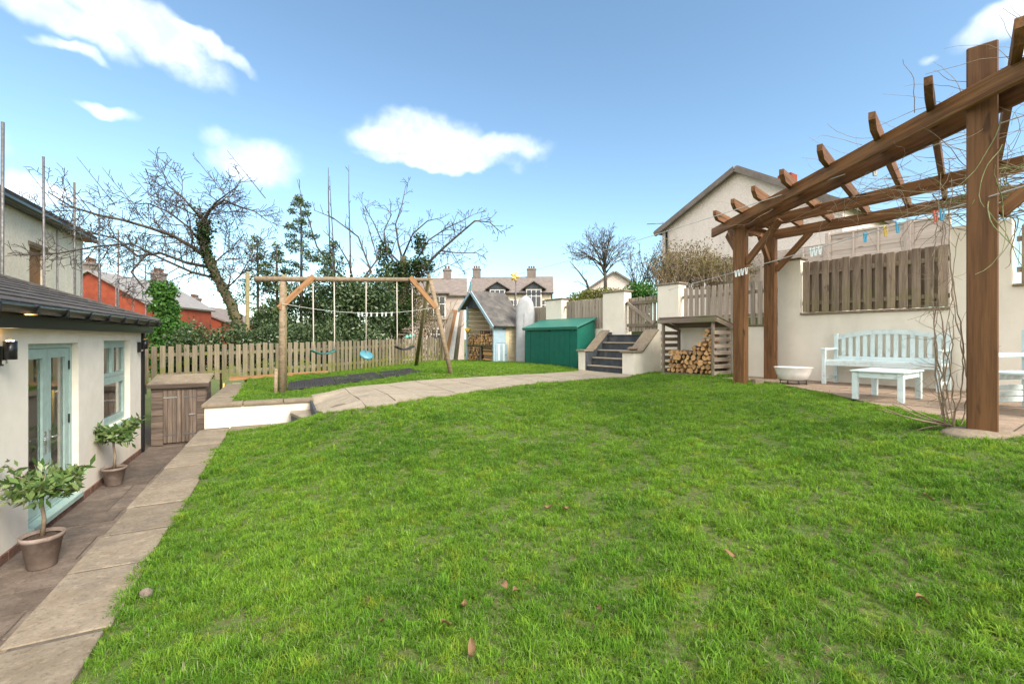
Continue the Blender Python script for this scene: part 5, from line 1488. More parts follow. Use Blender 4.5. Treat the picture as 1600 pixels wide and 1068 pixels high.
# 1 leaning ivy-clad bare tree at the left
D = 14.0
t = thing('bare_tree', 'leaning ivy-clad bare tree with wide drooping crown beyond the left end of the fence', 'tree', tuple(at(380, 600, D)))
trunk = [at(400, 640, D), at(378, 520, D), at(362, 478, D), at(340, 435, D - .1), at(325, 405, D - .2), at(318, 375, D - .3), at(318, 345, D - .3)]
V, Fc = sweep(trunk, [.17, .15, .135, .12, .105, .09, .07], 12)
mesh_obj('trunk', V, Fc, M_['mossbark'], t, None, True)
B = Branches(3, minr=.0075)
limbs = [([(322, 402, D - .2), (300, 385, D - .6), (270, 368, D - 1.0), (235, 356, D - 1.5), (190, 343, D - 1.8), (150, 335, D - 2.0), (110, 322, D - 2.2), (75, 300, D - 2.3)], .085, .02),
         ([(330, 418, D), (290, 410, D + .5), (250, 395, D + .8), (215, 400, D + 1), (180, 372, D + 1.1), (130, 362, D + 1.2), (80, 345, D + 1.2), (45, 322, D + 1.2)], .075, .018),
         ([(228, 398, D + .9), (205, 425, D + .9), (225, 450, D + .8)], .05, .03),
         ([(318, 350, D - .3), (325, 330, D - .4), (350, 312, D - .3), (372, 322, D - .2), (398, 330, D), (418, 345, D + .2)], .07, .015),
         ([(325, 335, D - .4), (335, 318, D - .6), (352, 305, D - .8), (372, 290, D - 1)], .05, .012),
         ([(318, 345, D - .3), (300, 325, D - .8), (285, 308, D - 1), (262, 290, D - 1.2), (255, 270, D - 1.4)], .055, .012),
         ([(322, 390, D - .2), (295, 355, D - .5), (262, 330, D - .7), (232, 318, D - 1), (198, 318, D - 1.1)], .05, .012),
         ([(340, 435, D), (300, 425, D - .6), (255, 405, D - 1), (205, 380, D - 1.4), (150, 385, D - 1.6), (95, 395, D - 1.8), (50, 400, D - 1.9)], .06, .015),
         ([(350, 455, D), (375, 430, D - .4), (390, 405, D - .5), (398, 385, D - .6)], .035, .01),
         ([(330, 415, D), (352, 395, D + .4), (372, 385, D + .6), (395, 392, D + .7)], .04, .01)]
for pts, ra, rb in limbs:
    q = [at(*p) for p in pts]
    B.limb(q, ra * .72, rb * .8, 1)
    B.sprout(q, .038, 2, 3, .165, 1.2, up=.08, start=.08)
for px, py in ((120, 245), (160, 262), (205, 270), (300, 240), (355, 235), (40, 262), (90, 265)):
    a = at(px + 60, py + 75, D - 1.5); b = at(px, py, D - 1.7)
    B.limb([a, a.lerp(b, .5) + Vector((.05, 0, -.06)), b], .014, .006, 3)
    B.sprout([a, b], .014, 3, 1, .25, .3, start=.1)
B.build('branches', M_['twig'], t)
r = np.random.default_rng(1)
iv = []
for i in range(len(trunk) - 1):
    a, b = np.array(trunk[i]), np.array(trunk[i + 1]); m = 420
    f = r.uniform(0, 1, m)[:, None]; dd = r.normal(size=(m, 3)); dd /= np.linalg.norm(dd, axis=1)[:, None]
    iv.append(a + (b - a) * f + dd * (.10 + .06 * r.uniform(0, 1, m)[:, None]))
iv.append(np.array(at(319, 360, D - .3)) + r.normal(size=(500, 3)) * (.13, .13, .28))
leaf_cloud('ivy', np.concatenate(iv), .085, M_['ivy'], t, seed=2, asp=.8)

# 2 bright ivy column beside the corner of the extension
t = thing('ivy_bush', 'bright green ivy-covered stump rising behind the end of the extension', 'bush', tuple(at(262, 590, 11.6)))
D = 11.6
tube('stem', [at(258, 620, D), at(256, 450, D)], [.12, .06], M_['mossbark'], t, 8)
pts = blob_pts([(*at(255, 455, D), .33, .3, .28), (*at(258, 480, D), .30, .3, .35), (*at(262, 515, D), .42, .4, .42), (*at(270, 560, D), .6, .5, .6)], 9000, r, .5)
leaf_cloud('foliage', pts, .08, M_['bright'], t, seed=4, asp=.75, droop=.4)
t = thing('green_shrub', 'loose green shrub beside the ivy-covered stump behind the fence', 'shrub', tuple(at(285, 600, 12.4)))
D = 12.4
tube('stem', [at(285, 640, D), at(284, 520, D)], [.05, .03], M_['mossbark'], t, 6)
leaf_cloud('foliage', blob_pts([(*at(283, 520, D), .42, .4, .36), (*at(250, 530, D), .5, .4, .35), (*at(285, 560, D), .5, .4, .5)], 4200, r, .3), .075, M_['bright'], t, seed=5, asp=.5)

# 3 hedge just behind the fence
hd = []
A, Bv = Vector((-8.0, 10.9)), Vector((-5.3, 13.5))
for i in range(16):
    p = A.lerp(Bv, i / 15); h = 1.68 + .12 * math.sin(i * 1.7) + .04 * i / 3
    hd += [(p.x - .15, p.y + .25, h - .55, .34, .34, .58)]
t = thing('hedge', 'dark leafy hedge growing through the top of the picket fence on the left', 'hedge', (-6.6, 12.3, .3))
leaf_cloud('foliage', blob_pts(hd, 18000, r, .5), .075, M_['laurel'], t, seed=6, asp=.55)
for i in range(5):
    p = A.lerp(Bv, i / 4.5)
    tube('stem', [(p.x - .1, p.y + .25, -.3), (p.x - .1, p.y + .25, .9)], [.035, .02], M_['mossbark'], t, 6)

# 4 evergreen mass behind the swing: laurels with taller slim hollies
def evergreen(label, name, blobs, n, leaf, stems, seed, mat='laurel', clump=.0, extra=None, cat='tree'):
    t = thing(name, label, cat, tuple(stems[0][0]))
    for s in stems:
        V, Fc = sweep(s, [.06 * (1 - .75 * i / (len(s) - 1)) for i in range(len(s))], 7); mesh_obj('trunk', V, Fc, M_['twig'], t, None, True)
    rr = np.random.default_rng(seed)
    leaf_cloud('crown', blob_pts(blobs, n, rr, .35, clump), leaf, M_[mat], t, seed=seed, asp=.5)
    if extra:
        Bx = Branches(seed)
        for q, rad, every, Lk in extra: Bx.limb(q, rad, .008, 2); Bx.sprout(q, rad, 2, 2, every, Lk, up=.2)
        Bx.build('branches', M_['twig'], t)
    return t
D = 16.0
evergreen('dense dark laurel bush behind the middle of the picket fence', 'laurel_bush',
          [(*at(470, 500, D), .9, .8, 1.1), (*at(520, 490, D), 1.0, .8, 1.25), (*at(565, 495, D + .3), 1.0, .8, 1.15), (*at(590, 470, D + .4), .7, .7, 1.0), (*at(430, 520, D - 1), .8, .6, .7),
           (*at(560, 462, D), .8, .6, .45), (*at(420, 500, D - 1), .55, .5, .6), (*at(535, 540, D - .5), 1.8, .6, .8)], 30000, .12,
          [[at(500, 640, D), at(505, 480, D)], [at(550, 640, D), at(548, 480, D)]], 21, cat='bush')
rr = np.random.default_rng(5)
def conifer_like(label, px, py_top, py_bot, halfw, D, seed, n=2600):
    """slim holly: tufts on short tiers around a straight stem"""
    bl = []
    rd = random.Random(seed); tiers = 13
    for i in range(tiers):
        f = i / (tiers - 1); py = py_bot + (py_top - py_bot) * f
        hw = halfw * (1 - f) ** .8 + 4
        for k in range(3):
            ox = rd.uniform(-1, 1) * hw
            bl.append((*at(px + ox, py + rd.uniform(-4, 4), D + rd.uniform(-.5, .5)), .16 + .10 * (1 - f), .16, .10 + .03 * (1 - f)))
    ex = []
    for b in bl[::2]:
        c = at(px, 0, D); ex.append(([Vector((c.x, c.y, b[2] - .15)), Vector(b[:3])], .012, .3, .25))
    return evergreen(label, 'holly_tree', bl, n, .085, [[at(px, 640, D), at(px + 1, (py_bot + py_top) / 2, D), at(px, py_top, D)]], seed, extra=ex)
conifer_like('slim dark holly tree with pointed top rising above the swing beam', 470, 310, 450, 44, 15.6, 31, 4200)
conifer_like('small thin holly beside the lone post behind the swing beam', 402, 372, 470, 28, 15.0, 32, 2000)
conifer_like('low open holly between the pointed holly and the lone post', 432, 385, 480, 30, 15.3, 33, 2400)
conifer_like('wispy holly right of the pointed holly behind the swing beam', 520, 380, 470, 34, 16.2, 34, 2600)

# 5 multi-stemmed bare tree behind the swing
D = 17.0
t = thing('bare_tree', 'multi-stemmed bare tree with tall straight shoots behind the swing beam', 'tree', tuple(at(560, 600, D)))
tube('trunk', [at(560, 640, D), at(556, 520, D), at(552, 440, D)], [.16, .13, .10], M_['mossbark'], t, 8)
B = Branches(8, minr=.009)
for pts, ra, rb, e, Lk in (([(552, 445, D), (520, 420, D), (495, 385, D - .3), (478, 330, D - .5), (464, 280, D - .6)], .05, .008, .45, .55),
                   ([(520, 470, D), (515, 380, D), (513, 300, D), (513, 262, D)], .035, .010, .8, .35),
                   ([(548, 470, D), (547, 380, D), (545, 310, D), (545, 258, D)], .035, .008, .8, .35),
                   ([(525, 470, D), (522, 400, D + .3), (517, 320, D + .3), (515, 275, D + .3)], .03, .008, .8, .3),
                   ([(556, 450, D), (580, 425, D + .3), (560, 370, D + .4), (520, 340, D + .3), (490, 328, D + .2)], .05, .010, .35, .7),
                   ([(556, 450, D), (590, 405, D + .3), (580, 370, D + .4), (566, 320, D + .6)], .04, .010, .35, .7),
                   ([(552, 440, D), (545, 410, D - .3), (530, 385, D - .5), (505, 360, D - .6)], .04, .01, .35, .6)):
    q = [at(*p) for p in pts]; B.limb(q, ra, rb, 1); B.sprout(q, ra, 2, 2, e, Lk, up=.35, ang=(20, 55), start=.2)
B.build('branches', M_['twig'], t)

# 6 ivy-clad arching bare tree right of the swing
D = 18.0
t = thing('bare_tree', 'arching bare tree with ivy-thick trunk above the right end of the swing', 'tree', tuple(at(620, 600, D)))
tr = [at(612, 660, D), at(622, 520, D), at(632, 450, D), at(630, 400, D)]
V, Fc = sweep(tr, [.22, .19, .16, .12], 10); mesh_obj('trunk', V, Fc, M_['mossbark'], t, None, True)
B = Branches(14, minr=.0085)
for pts, ra, rb in (([(632, 440, D), (665, 415, D - .3), (690, 390, D - .5), (715, 368, D - .7), (742, 345, D - .9), (765, 347, D - 1), (785, 365, D - 1)], .085, .015),
                    ([(640, 425, D), (670, 375, D), (700, 355, D), (722, 345, D), (740, 335, D)], .05, .012),
                    ([(690, 392, D - .5), (715, 395, D - .4), (745, 395, D - .3), (760, 405, D - .2)], .035, .01),
                    ([(630, 410, D), (622, 380, D), (618, 350, D), (628, 320, D), (634, 290, D)], .06, .012),
                    ([(628, 415, D), (600, 385, D + .3), (585, 350, D + .4), (568, 320, D + .5)], .055, .012),
                    ([(630, 400, D), (645, 365, D - .3), (668, 345, D - .4), (690, 340, D - .5)], .05, .012),
                    ([(625, 420, D), (605, 395, D - .3), (600, 360, D - .4), (612, 335, D - .5), (600, 320, D - .5)], .05, .012),
                    ([(640, 430, D), (676, 425, D - .6), (700, 412, D - .8), (722, 420, D - .9)], .035, .01)):
    q = [at(*p) for p in pts]; B.limb(q, ra * .8, rb * .8, 1); B.sprout(q, .040, 2, 3, .26, 1.0, up=.06, start=.15)
B.build('branches', M_['twig'], t)
iv = blob_pts([(*at(625, 470, D), .62, .5, 1.1), (*at(640, 425, D), .75, .5, .6), (*at(660, 415, D - .3), .55, .4, .35), (*at(610, 430, D), .6, .5, .6), (*at(600, 395, D), .35, .35, .5), (*at(655, 380, D), .3, .3, .5), (*at(620, 500, D), .8, .6, .8)], 8000, r, .3)
leaf_cloud('ivy', iv, .10, M_['ivy'], t, seed=12, asp=.8)
# tangled brown bush and timber heap beyond the fence
D = 18.6
t = thing('brown_shrub', 'tangled brown and green shrub behind the fence right of the swing', 'shrub', tuple(at(660, 600, D)))
B = Branches(17)
for k in range(70):
    a = at(random.uniform(615, 690), 560, D + random.uniform(-.6, .6)); q = B.grow(a, (random.uniform(-.5, .5), random.uniform(-.2, .2), 1), random.uniform(1.6, 3.2), .018, 2, .0, .5); B.sprout(q, .014, 3, 1, .3, .5)
B.build('branches', M_['vine'], t)
leaf_cloud('foliage', blob_pts([(*at(660, 490, D), .9, .6, .9), (*at(640, 470, D), .6, .5, .7)], 4200, r, .2), .07, M_['olive'], t, seed=13)
for k in range(15):
    a = at(random.uniform(588, 665), random.uniform(500, 523), 18.0 + random.uniform(-.5, .5)); an = random.uniform(-.5, .5); L = random.uniform(.3, .8)
    o = plank('timber_offcut', a, a + Vector((L * math.cos(an), random.uniform(-.3, .3), L * math.sin(an) * .5)), random.uniform(.06, .16), .05, M_[random.choice(('brace', 'palewood', 'lapwood', 'split', 'greywood'))])
    tag(o, 'offcut of timber in the untidy heap behind the picket fence', 'timber', 'timber heap behind the fence')
for i, (x0, y0, x1, y1, m, lab) in enumerate(((688, 525, 706, 487, 'palewood', 'pale board leaning behind the fence, leftmost of the leaning boards'), (694, 525, 711, 484, 'brace', 'orange-brown board leaning beside the pale one behind the fence'),
                                   (704, 525, 714, 488, 'white', 'white-painted board leaning behind the fence near the playhouse'), (711, 525, 720, 482, 'greywood', 'dark grey board leaning against the others beside the playhouse'))):
    o = plank('leaning_board', at(x0, y0 + 40, 17.6 + i * .15), at(x1, y1, 17.9 + i * .15), .20, .03, M_[m], None, (0, -1, 0)); tag(o, lab, 'board')
V, Fc = [], []
for k in range(3): sweep([at(632 + 6 * k, 529 - 2 * k, 17.4), at(638 + 5 * k, 525 - k, 17.4)], [.05, .08], 8, V, Fc)
o = mesh_obj('garden_toy', V, Fc, simple('mint_plastic', (.18, .50, .42), .4), None, None, True); tag(o, 'mint green plastic toy lying behind the fence below the black swing', 'toy')

# 7 round bare tree, twiggy shrubs and hedge on the high ground at the right
D = 36.0
t = thing('bare_tree', 'round-crowned bare tree standing alone against the sky', 'tree', tuple(at(946, 460, D)))
tube('trunk', [at(946, 470, D), at(946, 435, D), at(944, 412, D)], [.16, .13, .10], M_['twig'], t, 9)
B = Branches(23, minr=.0105)
rd = random.Random(9)
for k in range(22):
    a = R(rd.uniform(-72, 72)); b0 = rd.uniform(-.5, .5)
    end = at(943 + 50 * math.sin(a) * rd.uniform(.9, 1.05), 432 - 70 * (.25 + .75 * math.cos(a)) * rd.uniform(.9, 1.06), D + b0 * 3)
    s0 = at(945, 432 - rd.uniform(0, 22), D); m1 = s0.lerp(end, .5) + Vector((-.25 * math.sin(a), 0, .15))
    q = [s0, s0.lerp(m1, .6), m1, m1.lerp(end, .5), end]
    B.limb(q, .05, .014, 1); B.sprout(q, .048, 2, 4, .38, 1.5, up=.12, ang=(20, 55), start=.2)
q = [at(924, 462, D), at(916, 440, D), at(905, 425, D), at(890, 408, D)]; B.limb(q, .12, .02, 1); B.sprout(q, .08, 2, 3, .55, 1.2, up=.12, ang=(20, 55))
B.build('branches', M_['twig'], t)

def twiggy(label, name, px0, px1, py_b, py_t, D, n, mat, leafmat, seed, leaves=0, rad=.012, dx=.5):
    t = thing(name, label, 'shrub', tuple(at((px0 + px1) / 2, py_b, D)))
    B = Branches(seed, minr=.007); rd = random.Random(seed)
    for k in range(n):
        f = rd.random(); a = at(px0 + (px1 - px0) * f, py_b, D + rd.uniform(-.7, .7))
        top = at(0, py_t, D).z - a.z
        L = top * rd.uniform(.55, 1.05) * (.75 + .5 * math.sin(math.pi * f))
        q = B.grow(a, (rd.uniform(-dx, dx), rd.uniform(-.3, .3), 1), max(L, .3), rad, 2, .0, .35); B.sprout(q, rad, 3, 1, .16, .35, up=.3)
    B.build('branches', M_[mat], t)
    if leaves:
        rr = np.random.default_rng(seed); tp = np.array([tuple(x) for x in B.tips]); idx = rr.integers(0, len(tp), leaves)
        leaf_cloud('foliage', tp[idx] + rr.normal(size=(leaves, 3)) * .07, .075, M_[leafmat], t, seed=seed)
    return t
twiggy('large olive-brown twiggy shrub in front of the pinkish gable house', 'olive_shrub', 1025, 1120, 452, 392, 15.5, 190, 'vine', 'olive', 41, 5200)
twiggy('bare twiggy shrub between the round bare tree and the olive shrub', 'bare_shrub', 985, 1030, 450, 388, 16.5, 34, 'twig', 'olive', 42, 200)
twiggy('brownish sprawling shrub beside the far pergola post', 'brown_shrub', 1085, 1190, 440, 408, 14.6, 70, 'vine', 'olive', 43, 2200)
t = thing('green_shrub', 'dark green evergreen shrub above the garden gate', 'shrub', tuple(at(1000, 480, 14)))
tube('stem', [at(998, 500, 14), at(998, 455, 14)], [.05, .02], M_['twig'], t, 6)
leaf_cloud('foliage', blob_pts([(*at(998, 455, 14), .42, .4, .32), (*at(985, 462, 14), .3, .3, .25), (*at(1015, 460, 14), .35, .3, .3)], 3000, r, .3), .075, M_['bright'], t, seed=44)
hb = []
for i in range(22):
    f = i / 21; p = at(872 + 125 * f, 474 - 14 * f, 16.5 - 2.0 * f); hb.append((p.x, p.y, p.z - .38, .42, .45, .62 if i > 2 else .5))
t = thing('clipped_hedge', 'yellowish green clipped hedge above the fence and gate', 'hedge', tuple(at(930, 520, 15)))
leaf_cloud('foliage', blob_pts(hb, 34000, r, .8), .075, M_['hedge'], t, seed=45)
for i in range(4): tube('stem', [hb[i * 6][:3], (hb[i * 6][0], hb[i * 6][1], 1.4)], .03, M_['twig'], t, 5)

# 8 potted bay trees on the terrace
def bay(px, py, pot_r, pot_h, stem_top, fol, label, plabel, seed):
    s = (py - HOR) / F; D = (EYE - TERR) / s; x, y = (px - 800) / F * D, D
    t = thing('plant_pot', plabel, 'pot', (x, y, TERR), 'pots on the terrace')
    k = pot_r
    lathe('pot', [(k * .60, 0), (k * .66, .012), (k * .93, pot_h * .86), (k * 1.02, pot_h * .87), (k * 1.04, pot_h), (k * .93, pot_h), (k * .90, pot_h * .88), (.02, pot_h * .87)], M_['terracotta'], t, T(x, y, TERR), 36)
    lathe('soil', [(k * .5, pot_h * .88), (k * .895, pot_h * .90), (k * .5, pot_h * .93), (.01, pot_h * .94)], M_['soil'], t, T(x, y, TERR), 24)
    b = thing('bay_tree', label, 'potted tree', (x, y, TERR + pot_h), 'bay trees in pots')
    rd = random.Random(seed)
    z0 = TERR + pot_h * .9
    zt = stem_top
    st = [Vector((x, y, z0)), Vector((x + .02, y, z0 + (zt - z0) * .4)), Vector((x - .005, y, z0 + (zt - z0) * .75)), Vector((x + .01, y, zt))]
    V, Fc = sweep(st, [.02, .017, .015, .012], 8); mesh_obj('trunk', V, Fc, M_['vine'], b, None, True)
    Bq = Branches(seed, minr=.003); pts = []
    for i in range(30):
        a = rd.uniform(0, 6.283); el = rd.uniform(-.15, 1.0)
        e = Vector((x + fol[0] * math.cos(a) * rd.uniform(.5, 1), y + fol[0] * math.sin(a) * rd.uniform(.5, 1), zt + fol[1] * el * rd.uniform(.4, 1)))
        q = [st[3] + Vector((0, 0, -.03)), st[3].lerp(e, .5) + Vector((0, 0, .03)), e]; Bq.limb(q, .006, .003, 2)
        for j in range(26):
            f = rd.uniform(.4, 1.0); c = q[0].lerp(q[2], f); pts.append(c + Vector((rd.gauss(0, .035), rd.gauss(0, .035), rd.gauss(0, .03))))
    Bq.build('branches', M_['vine'], b)
    leaf_cloud('crown', [tuple(p) for p in pts], .115, M_['bay'], b, seed=seed, asp=.34)
bay(66, 884, .168, .33, -.10, (.34, .33), 'small bay tree with loose round head in the near terracotta pot', 'large grey-brown clay pot in front of the French doors', 61)
bay(178, 757, .158, .28, -.12, (.34, .36), 'small bay tree under the extension window', 'clay pot standing below the extension window', 62)

# 9 dry climbing plant on the pergola
t = thing('climbing_plant', 'dry bare climbing plant tangled over the near pergola post and beams', 'climber', (F2.x - .15, F2.y + .1, .62))
Vd, Fd, Vg, Fg = [], [], [], []
rd = random.Random(77)
def strand(p, d, L, rad, V, Fc, curl=.5, pull=None, up=0.0):
    p = Vector(p); d = Vector(d).normalized(); pts = [p.copy()]; n = int(L / .07) + 2
    ax = Vector((rd.gauss(0, 1), rd.gauss(0, 1), rd.gauss(0, 1))).normalized()
    for i in range(n):
        d = d + Vector((rd.gauss(0, .28), rd.gauss(0, .28), rd.gauss(0, .28) + up)) * .55 * curl + d.cross(ax) * .12 * curl
        if pull is not None: d = d + (Vector(pull) - p).normalized() * .25
        d.normalize(); p = p + d * .07; pts.append(p.copy())
    sweep(pts, [rad * (1 - .6 * i / len(pts)) for i in range(len(pts))], 4, V, Fc, cap=False)
    return pts
for k in range(9):                        # stems climbing beside the near post
    h = rd.uniform(1.0, 2.5); ph_ = rd.uniform(0, 6.28); fr = rd.uniform(2.0, 4.5); am_ = rd.uniform(.02, .075); bx, by = rd.gauss(4.02, .045), rd.gauss(4.22, .06)
    pp = [Vector((bx + am_ * math.sin(fr * i * .07 + ph_) + rd.gauss(0, .008), by + am_ * math.cos(fr * i * .06 + ph_), .62 + i * .07)) for i in range(int(h / .07))]
    sweep(pp, [max(.003, .009 * rd.uniform(.5, 1) * (1 - .6 * i / len(pp))) for i in range(len(pp))], 5, Vd, Fd, cap=False)
    for q in pp[4::4]: strand(q, (rd.uniform(-1, .4), rd.uniform(-.5, .5), rd.uniform(-.6, .6)), rd.uniform(.1, .32), .0025, Vd, Fd, 1.3)
for k in range(5): strand((F2.x - .12, F2.y + .15, .66), (-1, rd.uniform(-.1, .6), rd.uniform(.0, .25)), rd.uniform(.25, .5), .007, Vd, Fd, .5)
for k in range(150):                        # dense bundle of twigs behind the post
    f = rd.random(); c = Vector((4.38, 4.65, 2.76)).lerp(Vector((5.3, 4.1, 2.92)), f) + Vector((rd.gauss(0, .08), rd.gauss(0, .10), rd.gauss(0, .12)))
    V, Fc = (Vg, Fg) if rd.random() < .4 else (Vd, Fd)
    strand(c, (.8 * rd.choice((-1, 1)), -.8 * rd.choice((-1, 1)) * rd.uniform(.4, 1), rd.uniform(-.3, .3)), rd.uniform(.4, 1.1), rd.uniform(.003, .006), V, Fc, .7)
for k in range(100):                        # loose strands hanging over beams and rafters
    y0 = rd.uniform(3.4, 7.4); c = Vector((rd.uniform(4.2, 5.6), y0, rd.uniform(3.25, 3.7)))
    strand(c, (rd.uniform(-1, 1), rd.uniform(-1, 1), rd.uniform(-.25, .25)), rd.uniform(.4, 1.3), rd.uniform(.002, .0045), Vd, Fd, .9)
for k in range(20):                        # whips waving above the front beam
    y0 = rd.uniform(3.3, 6.2) if k > 8 else rd.uniform(3.4, 4.3); c = Vector((3.98 + rd.uniform(0, .3), y0, 3.68))
    strand(c, (rd.uniform(-.6, .3), rd.uniform(-.3, 1), rd.uniform(.1, .8)), rd.uniform(.25, .65), rd.uniform(.002, .004), Vd, Fd, 1.0, up=-.06)
for k in range(6): strand((F2.x + rd.uniform(-.14, .14), F2.y - .13, rd.uniform(2.2, 3.6)), (rd.uniform(-.4, .4), -.1, rd.uniform(-1, 1)), .7, .005, Vg, Fg, .6)
mesh_obj('dry_stems', Vd, Fd, M_['vine'], t, None, True)
mesh_obj('green_stems', Vg, Fg, M_['vinegreen'], t, None, True)

# ------------------------------------------------------------------ grass
def make_tufts():
    col = bpy.data.collections.new('grass_tufts')
    for kk in range(20):
        rg = np.random.default_rng(200 + kk); V, Fc = [], []
        nb = 20 if kk < 15 else 10 if kk < 19 else 9
        for b in range(nb):
            a = rg.uniform(0, 6.283); rad = abs(rg.normal()) * .020; x, y = rad * math.cos(a), rad * math.sin(a)
            az = rg.uniform(0, 6.283); lean = rg.uniform(.15, 1.05); L = rg.uniform(.026, .062) * (1.0 if kk < 15 else 1.35); wd = rg.uniform(.0011, .0021)
            if kk == 19: lean = rg.uniform(.9, 1.35); L = rg.uniform(.03, .055); wd = rg.uniform(.005, .008)
            dx, dy = math.cos(az), math.sin(az); sx, sy = -dy * wd, dx * wd
            def pt(f, ln): return (x + dx * L * f * math.sin(ln), y + dy * L * f * math.sin(ln), L * f * math.cos(ln) - .004)
            p0 = pt(0, 0); p1 = pt(.5, lean * .6); p2 = pt(.82, lean * .95); p3 = pt(1, lean * 1.25)
            i = len(V)
            V += [(p0[0] - sx, p0[1] - sy, p0[2]), (p0[0] + sx, p0[1] + sy, p0[2]), (p1[0] - sx, p1[1] - sy, p1[2]), (p1[0] + sx, p1[1] + sy, p1[2]),
                  (p2[0] - sx * .7, p2[1] - sy * .7, p2[2]), (p2[0] + sx * .7, p2[1] + sy * .7, p2[2]), p3]
            Fc += [(i, i + 1, i + 3, i + 2), (i + 2, i + 3, i + 5, i + 4), (i + 4, i + 5, i + 6)]
        me = bpy.data.meshes.new('tuft'); me.from_pydata(V, [], Fc); me.materials.append(M_['grass']); me.shade_smooth()
        col.objects.link(bpy.data.objects.new('tuft', me))
    return col
def scatter_grass():
    rg = np.random.default_rng(99)
    N = 560000
    Y = .7 + (19 - .7) * rg.uniform(0, 1, N) ** 1.25; X = rg.uniform(-1, 1, N) * (1.18 * Y + .9)
    # keep probability turns the wedge sampling into an even carpet that thins out far away
    dens = np.where(Y < 5, 1900, np.where(Y < 8, 1300, 700)).astype(float)
    pdfY = (1 / 1.25) * ((Y - .7) / 18.3 + 1e-6) ** (1 / 1.25 - 1) / 18.3
    have = N * pdfY / (2 * (1.18 * Y + .9))
    keep = rg.uniform(0, 1, N) < dens / have
    X, Y = X[keep], Y[keep]
    u = ca * X + sa * Y; v = -sa * X + ca * Y
    c2, s2 = math.cos(R(35.1)), math.sin(R(35.1)); n = c2 * X + s2 * Y; w_ = -s2 * X + c2 * Y
    ok = (u > -.80 - .13 * np.array([max(0, mnoise.noise(Vector((b * 2.2, a * 6, 1.7)))) for a, b in zip(u, v)]) ** .7) & ~((u < .44) & (v > 8.34) & (v < 8.99)) & (n < 9.75)
    ok &= ~inside([uv(.07, 8.95), uv(.07, 8.52), uv(.40, 7.24), uv(.46, 7.0), uv(.46, 8.95)], X, Y)
    ok &= ~inside(PATH_POLY, X, Y) & ~inside(PATIO_POLY, X, Y)
    ok &= ~((n > 8.7) & (w_ > 7.28) & (w_ < 9.24)) & ~((n > 9.0) & (w_ > 5.4) & (w_ < 6.75)) & ~((n > 9.0) & (w_ > 9.55) & (w_ < 13)) & ~((n > 8.45) & (w_ > 13))
    ok &= np.hypot((X - F2.x) / 1.1, (Y - F2.y) / .8) > .27
    fy = np.interp(X, [-8.29, -5.14, -2.3], [10.25, 13.06, 18.35]); ok &= (X > -2.3) | (Y < fy)
    ok &= ~inside(MATS[0], X, Y)
    for mq in MATS[1:]: ok &= ~(inside(mq, X, Y) & (rg.uniform(0, 1, len(X)) < .72))
    X, Y = X[ok], Y[ok]
    # thin, worn and lush patches
    f1 = np.array([mnoise.noise(Vector((x * 1.1, y * 1.1, 3.3))) for x, y in zip(X, Y)])
    f2 = np.array([mnoise.noise(Vector((x * 4.2, y * 4.2, 9.1))) for x, y in zip(X, Y)])
    f3 = np.array([mnoise.noise(Vector((x * 9.5, y * 9.5, 5.7))) for x, y in zip(X, Y)])
    kp = rg.uniform(0, 1, len(X)) < np.clip(1.05 + .9 * f2 + .3 * f1, .68, 1)
    X, Y, f1, f2, f3 = X[kp], Y[kp], f1[kp], f2[kp], f3[kp]
    Zz = Z(X, Y)
    sc = (.78 + .30 * f1 + .55 * f2 + .62 * f3 + rg.uniform(-.15, .22, len(X))).clip(.38, 1.6) * .88 * np.where(Y > 8, 1.15, 1.0)
    me = bpy.data.meshes.new('grass'); me.vertices.add(len(X)); me.vertices.foreach_set('co', np.stack([X, Y, Zz], 1).ravel())
    at_ = me.attributes.new('sc', 'FLOAT', 'POINT'); at_.data.foreach_set('value', sc)
    me.materials.append(M_['grass'])
    o = put(bpy.data.objects.new('grass', me), Matrix.Identity(4)); tag(o, 'lush uneven green lawn grass', 'grass', kind='stuff')
    ng = bpy.data.node_groups.new('grass_scatter', 'GeometryNodeTree')
    ng.interface.new_socket('Geometry', in_out='INPUT', socket_type='NodeSocketGeometry'); ng.interface.new_socket('Geometry', in_out='OUTPUT', socket_type='NodeSocketGeometry')
    gi = ng.nodes.new('NodeGroupInput'); go = ng.nodes.new('NodeGroupOutput')
    ip = ng.nodes.new('GeometryNodeInstanceOnPoints'); ci = ng.nodes.new('GeometryNodeCollectionInfo')
    ci.inputs['Collection'].default_value = make_tufts(); ci.inputs['Separate Children'].default_value = True; ci.inputs['Reset Children'].default_value = True
    rv = ng.nodes.new('FunctionNodeRandomValue'); rv.data_type = 'FLOAT_VECTOR'
    rv.inputs[0].default_value = (-.22, -.22, 0); rv.inputs[1].default_value = (.22, .22, 6.283)
    na = ng.nodes.new('GeometryNodeInputNamedAttribute'); na.data_type = 'FLOAT'; na.inputs['Name'].default_value = 'sc'
    ip.inputs['Pick Instance'].default_value = True
    lk = ng.links.new
    lk(gi.outputs[0], ip.inputs['Points']); lk(ci.outputs[0], ip.inputs['Instance']); lk(rv.outputs[0], ip.inputs['Rotation'])
    lk(na.outputs[0], ip.inputs['Scale']); lk(ip.outputs[0], go.inputs[0])
    md = o.modifiers.new('scatter', 'NODES'); md.node_group = ng
    print('grass tufts', len(X))
scatter_grass()

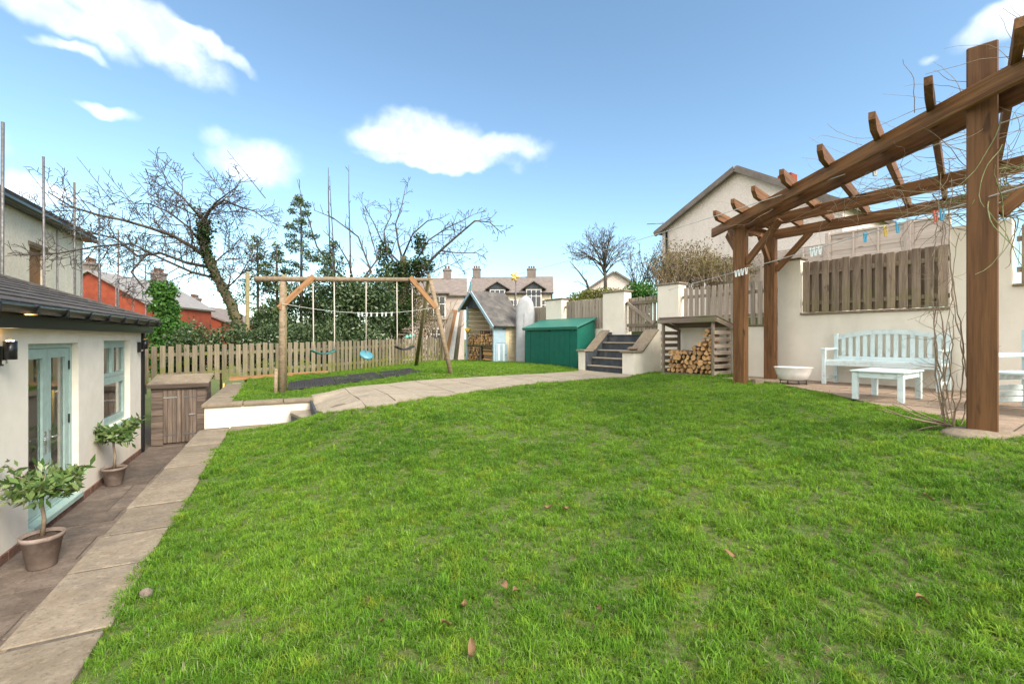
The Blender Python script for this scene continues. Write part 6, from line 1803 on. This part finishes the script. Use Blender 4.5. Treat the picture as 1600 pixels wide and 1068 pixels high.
# fallen leaves and a stone on the lawn
def fallen(px, py, size, label, seed):
    x, y = gp(px, py); rd = random.Random(seed)
    V, Fc = [], []
    n = 7
    for i in range(n + 1):
        f = i / n; wd = size * .30 * math.sin(math.pi * (f * .93 + .05)) ** .8
        z = .035 * size / .1 * math.sin(f * 3 + seed)
        V += [(f * size - size / 2, wd, z + .012), (f * size - size / 2, 0, z), (f * size - size / 2, -wd, z + .016)]
    for i in range(n):
        b = i * 3; Fc += [(b, b + 3, b + 4, b + 1), (b + 1, b + 4, b + 5, b + 2)]
    o = mesh_obj('fallen_leaf', V, Fc, M_['deadleaf'], None, T(x, y, z1(x, y) + .045) @ Matrix.Rotation(rd.uniform(0, 6.28), 4, 'Z') @ Matrix.Rotation(rd.uniform(-.5, .5), 4, 'X'), True)
    tag(o, label, 'leaf', 'dead leaves on the lawn')
for i, (px, py, s, l) in enumerate(((788, 933, .085, 'largest curled reddish leaf in the middle of the lawn'), (806, 938, .075, 'reddish leaf overlapping the largest leaf in the middle of the lawn'), (1141, 879, .075, 'dry pink-brown leaf lying alone right of the lawn centre'),
                                 (725, 957, .065, 'pale dry leaf just left of the large reddish leaf'), (737, 1028, .08, 'grey-green leaf at the bottom of the lawn'), (698, 990, .06, 'small brown leaf low in the lawn centre'),
                                 (936, 970, .06, 'round brown leaf low and right of the reddish leaf'), (577, 952, .06, 'orange-brown leaf low on the left half of the lawn'), (595, 985, .06, 'dark narrow leaf low on the left half of the lawn'),
                                 (857, 800, .07, 'tan leaf halfway up the lawn'), (884, 802, .06, 'tan curled leaf just right of another halfway up the lawn'), (1452, 789, .06, 'pale leaf on the right side of the lawn'),
                                 (1442, 957, .06, 'small brown leaf low on the right of the lawn'))): fallen(px, py, s * .85, l, i)
x, y = gp(228, 934)
o = lathe('stone', [(.03, 0), (.045, .015), (.042, .035), (.02, .05), (.004, .053)], M_['terrace'], None, T(x, y, z1(x, y) + .005), 9, .8, .62); tag(o, 'small grey stone in the grass beside the sandstone slabs', 'stone')
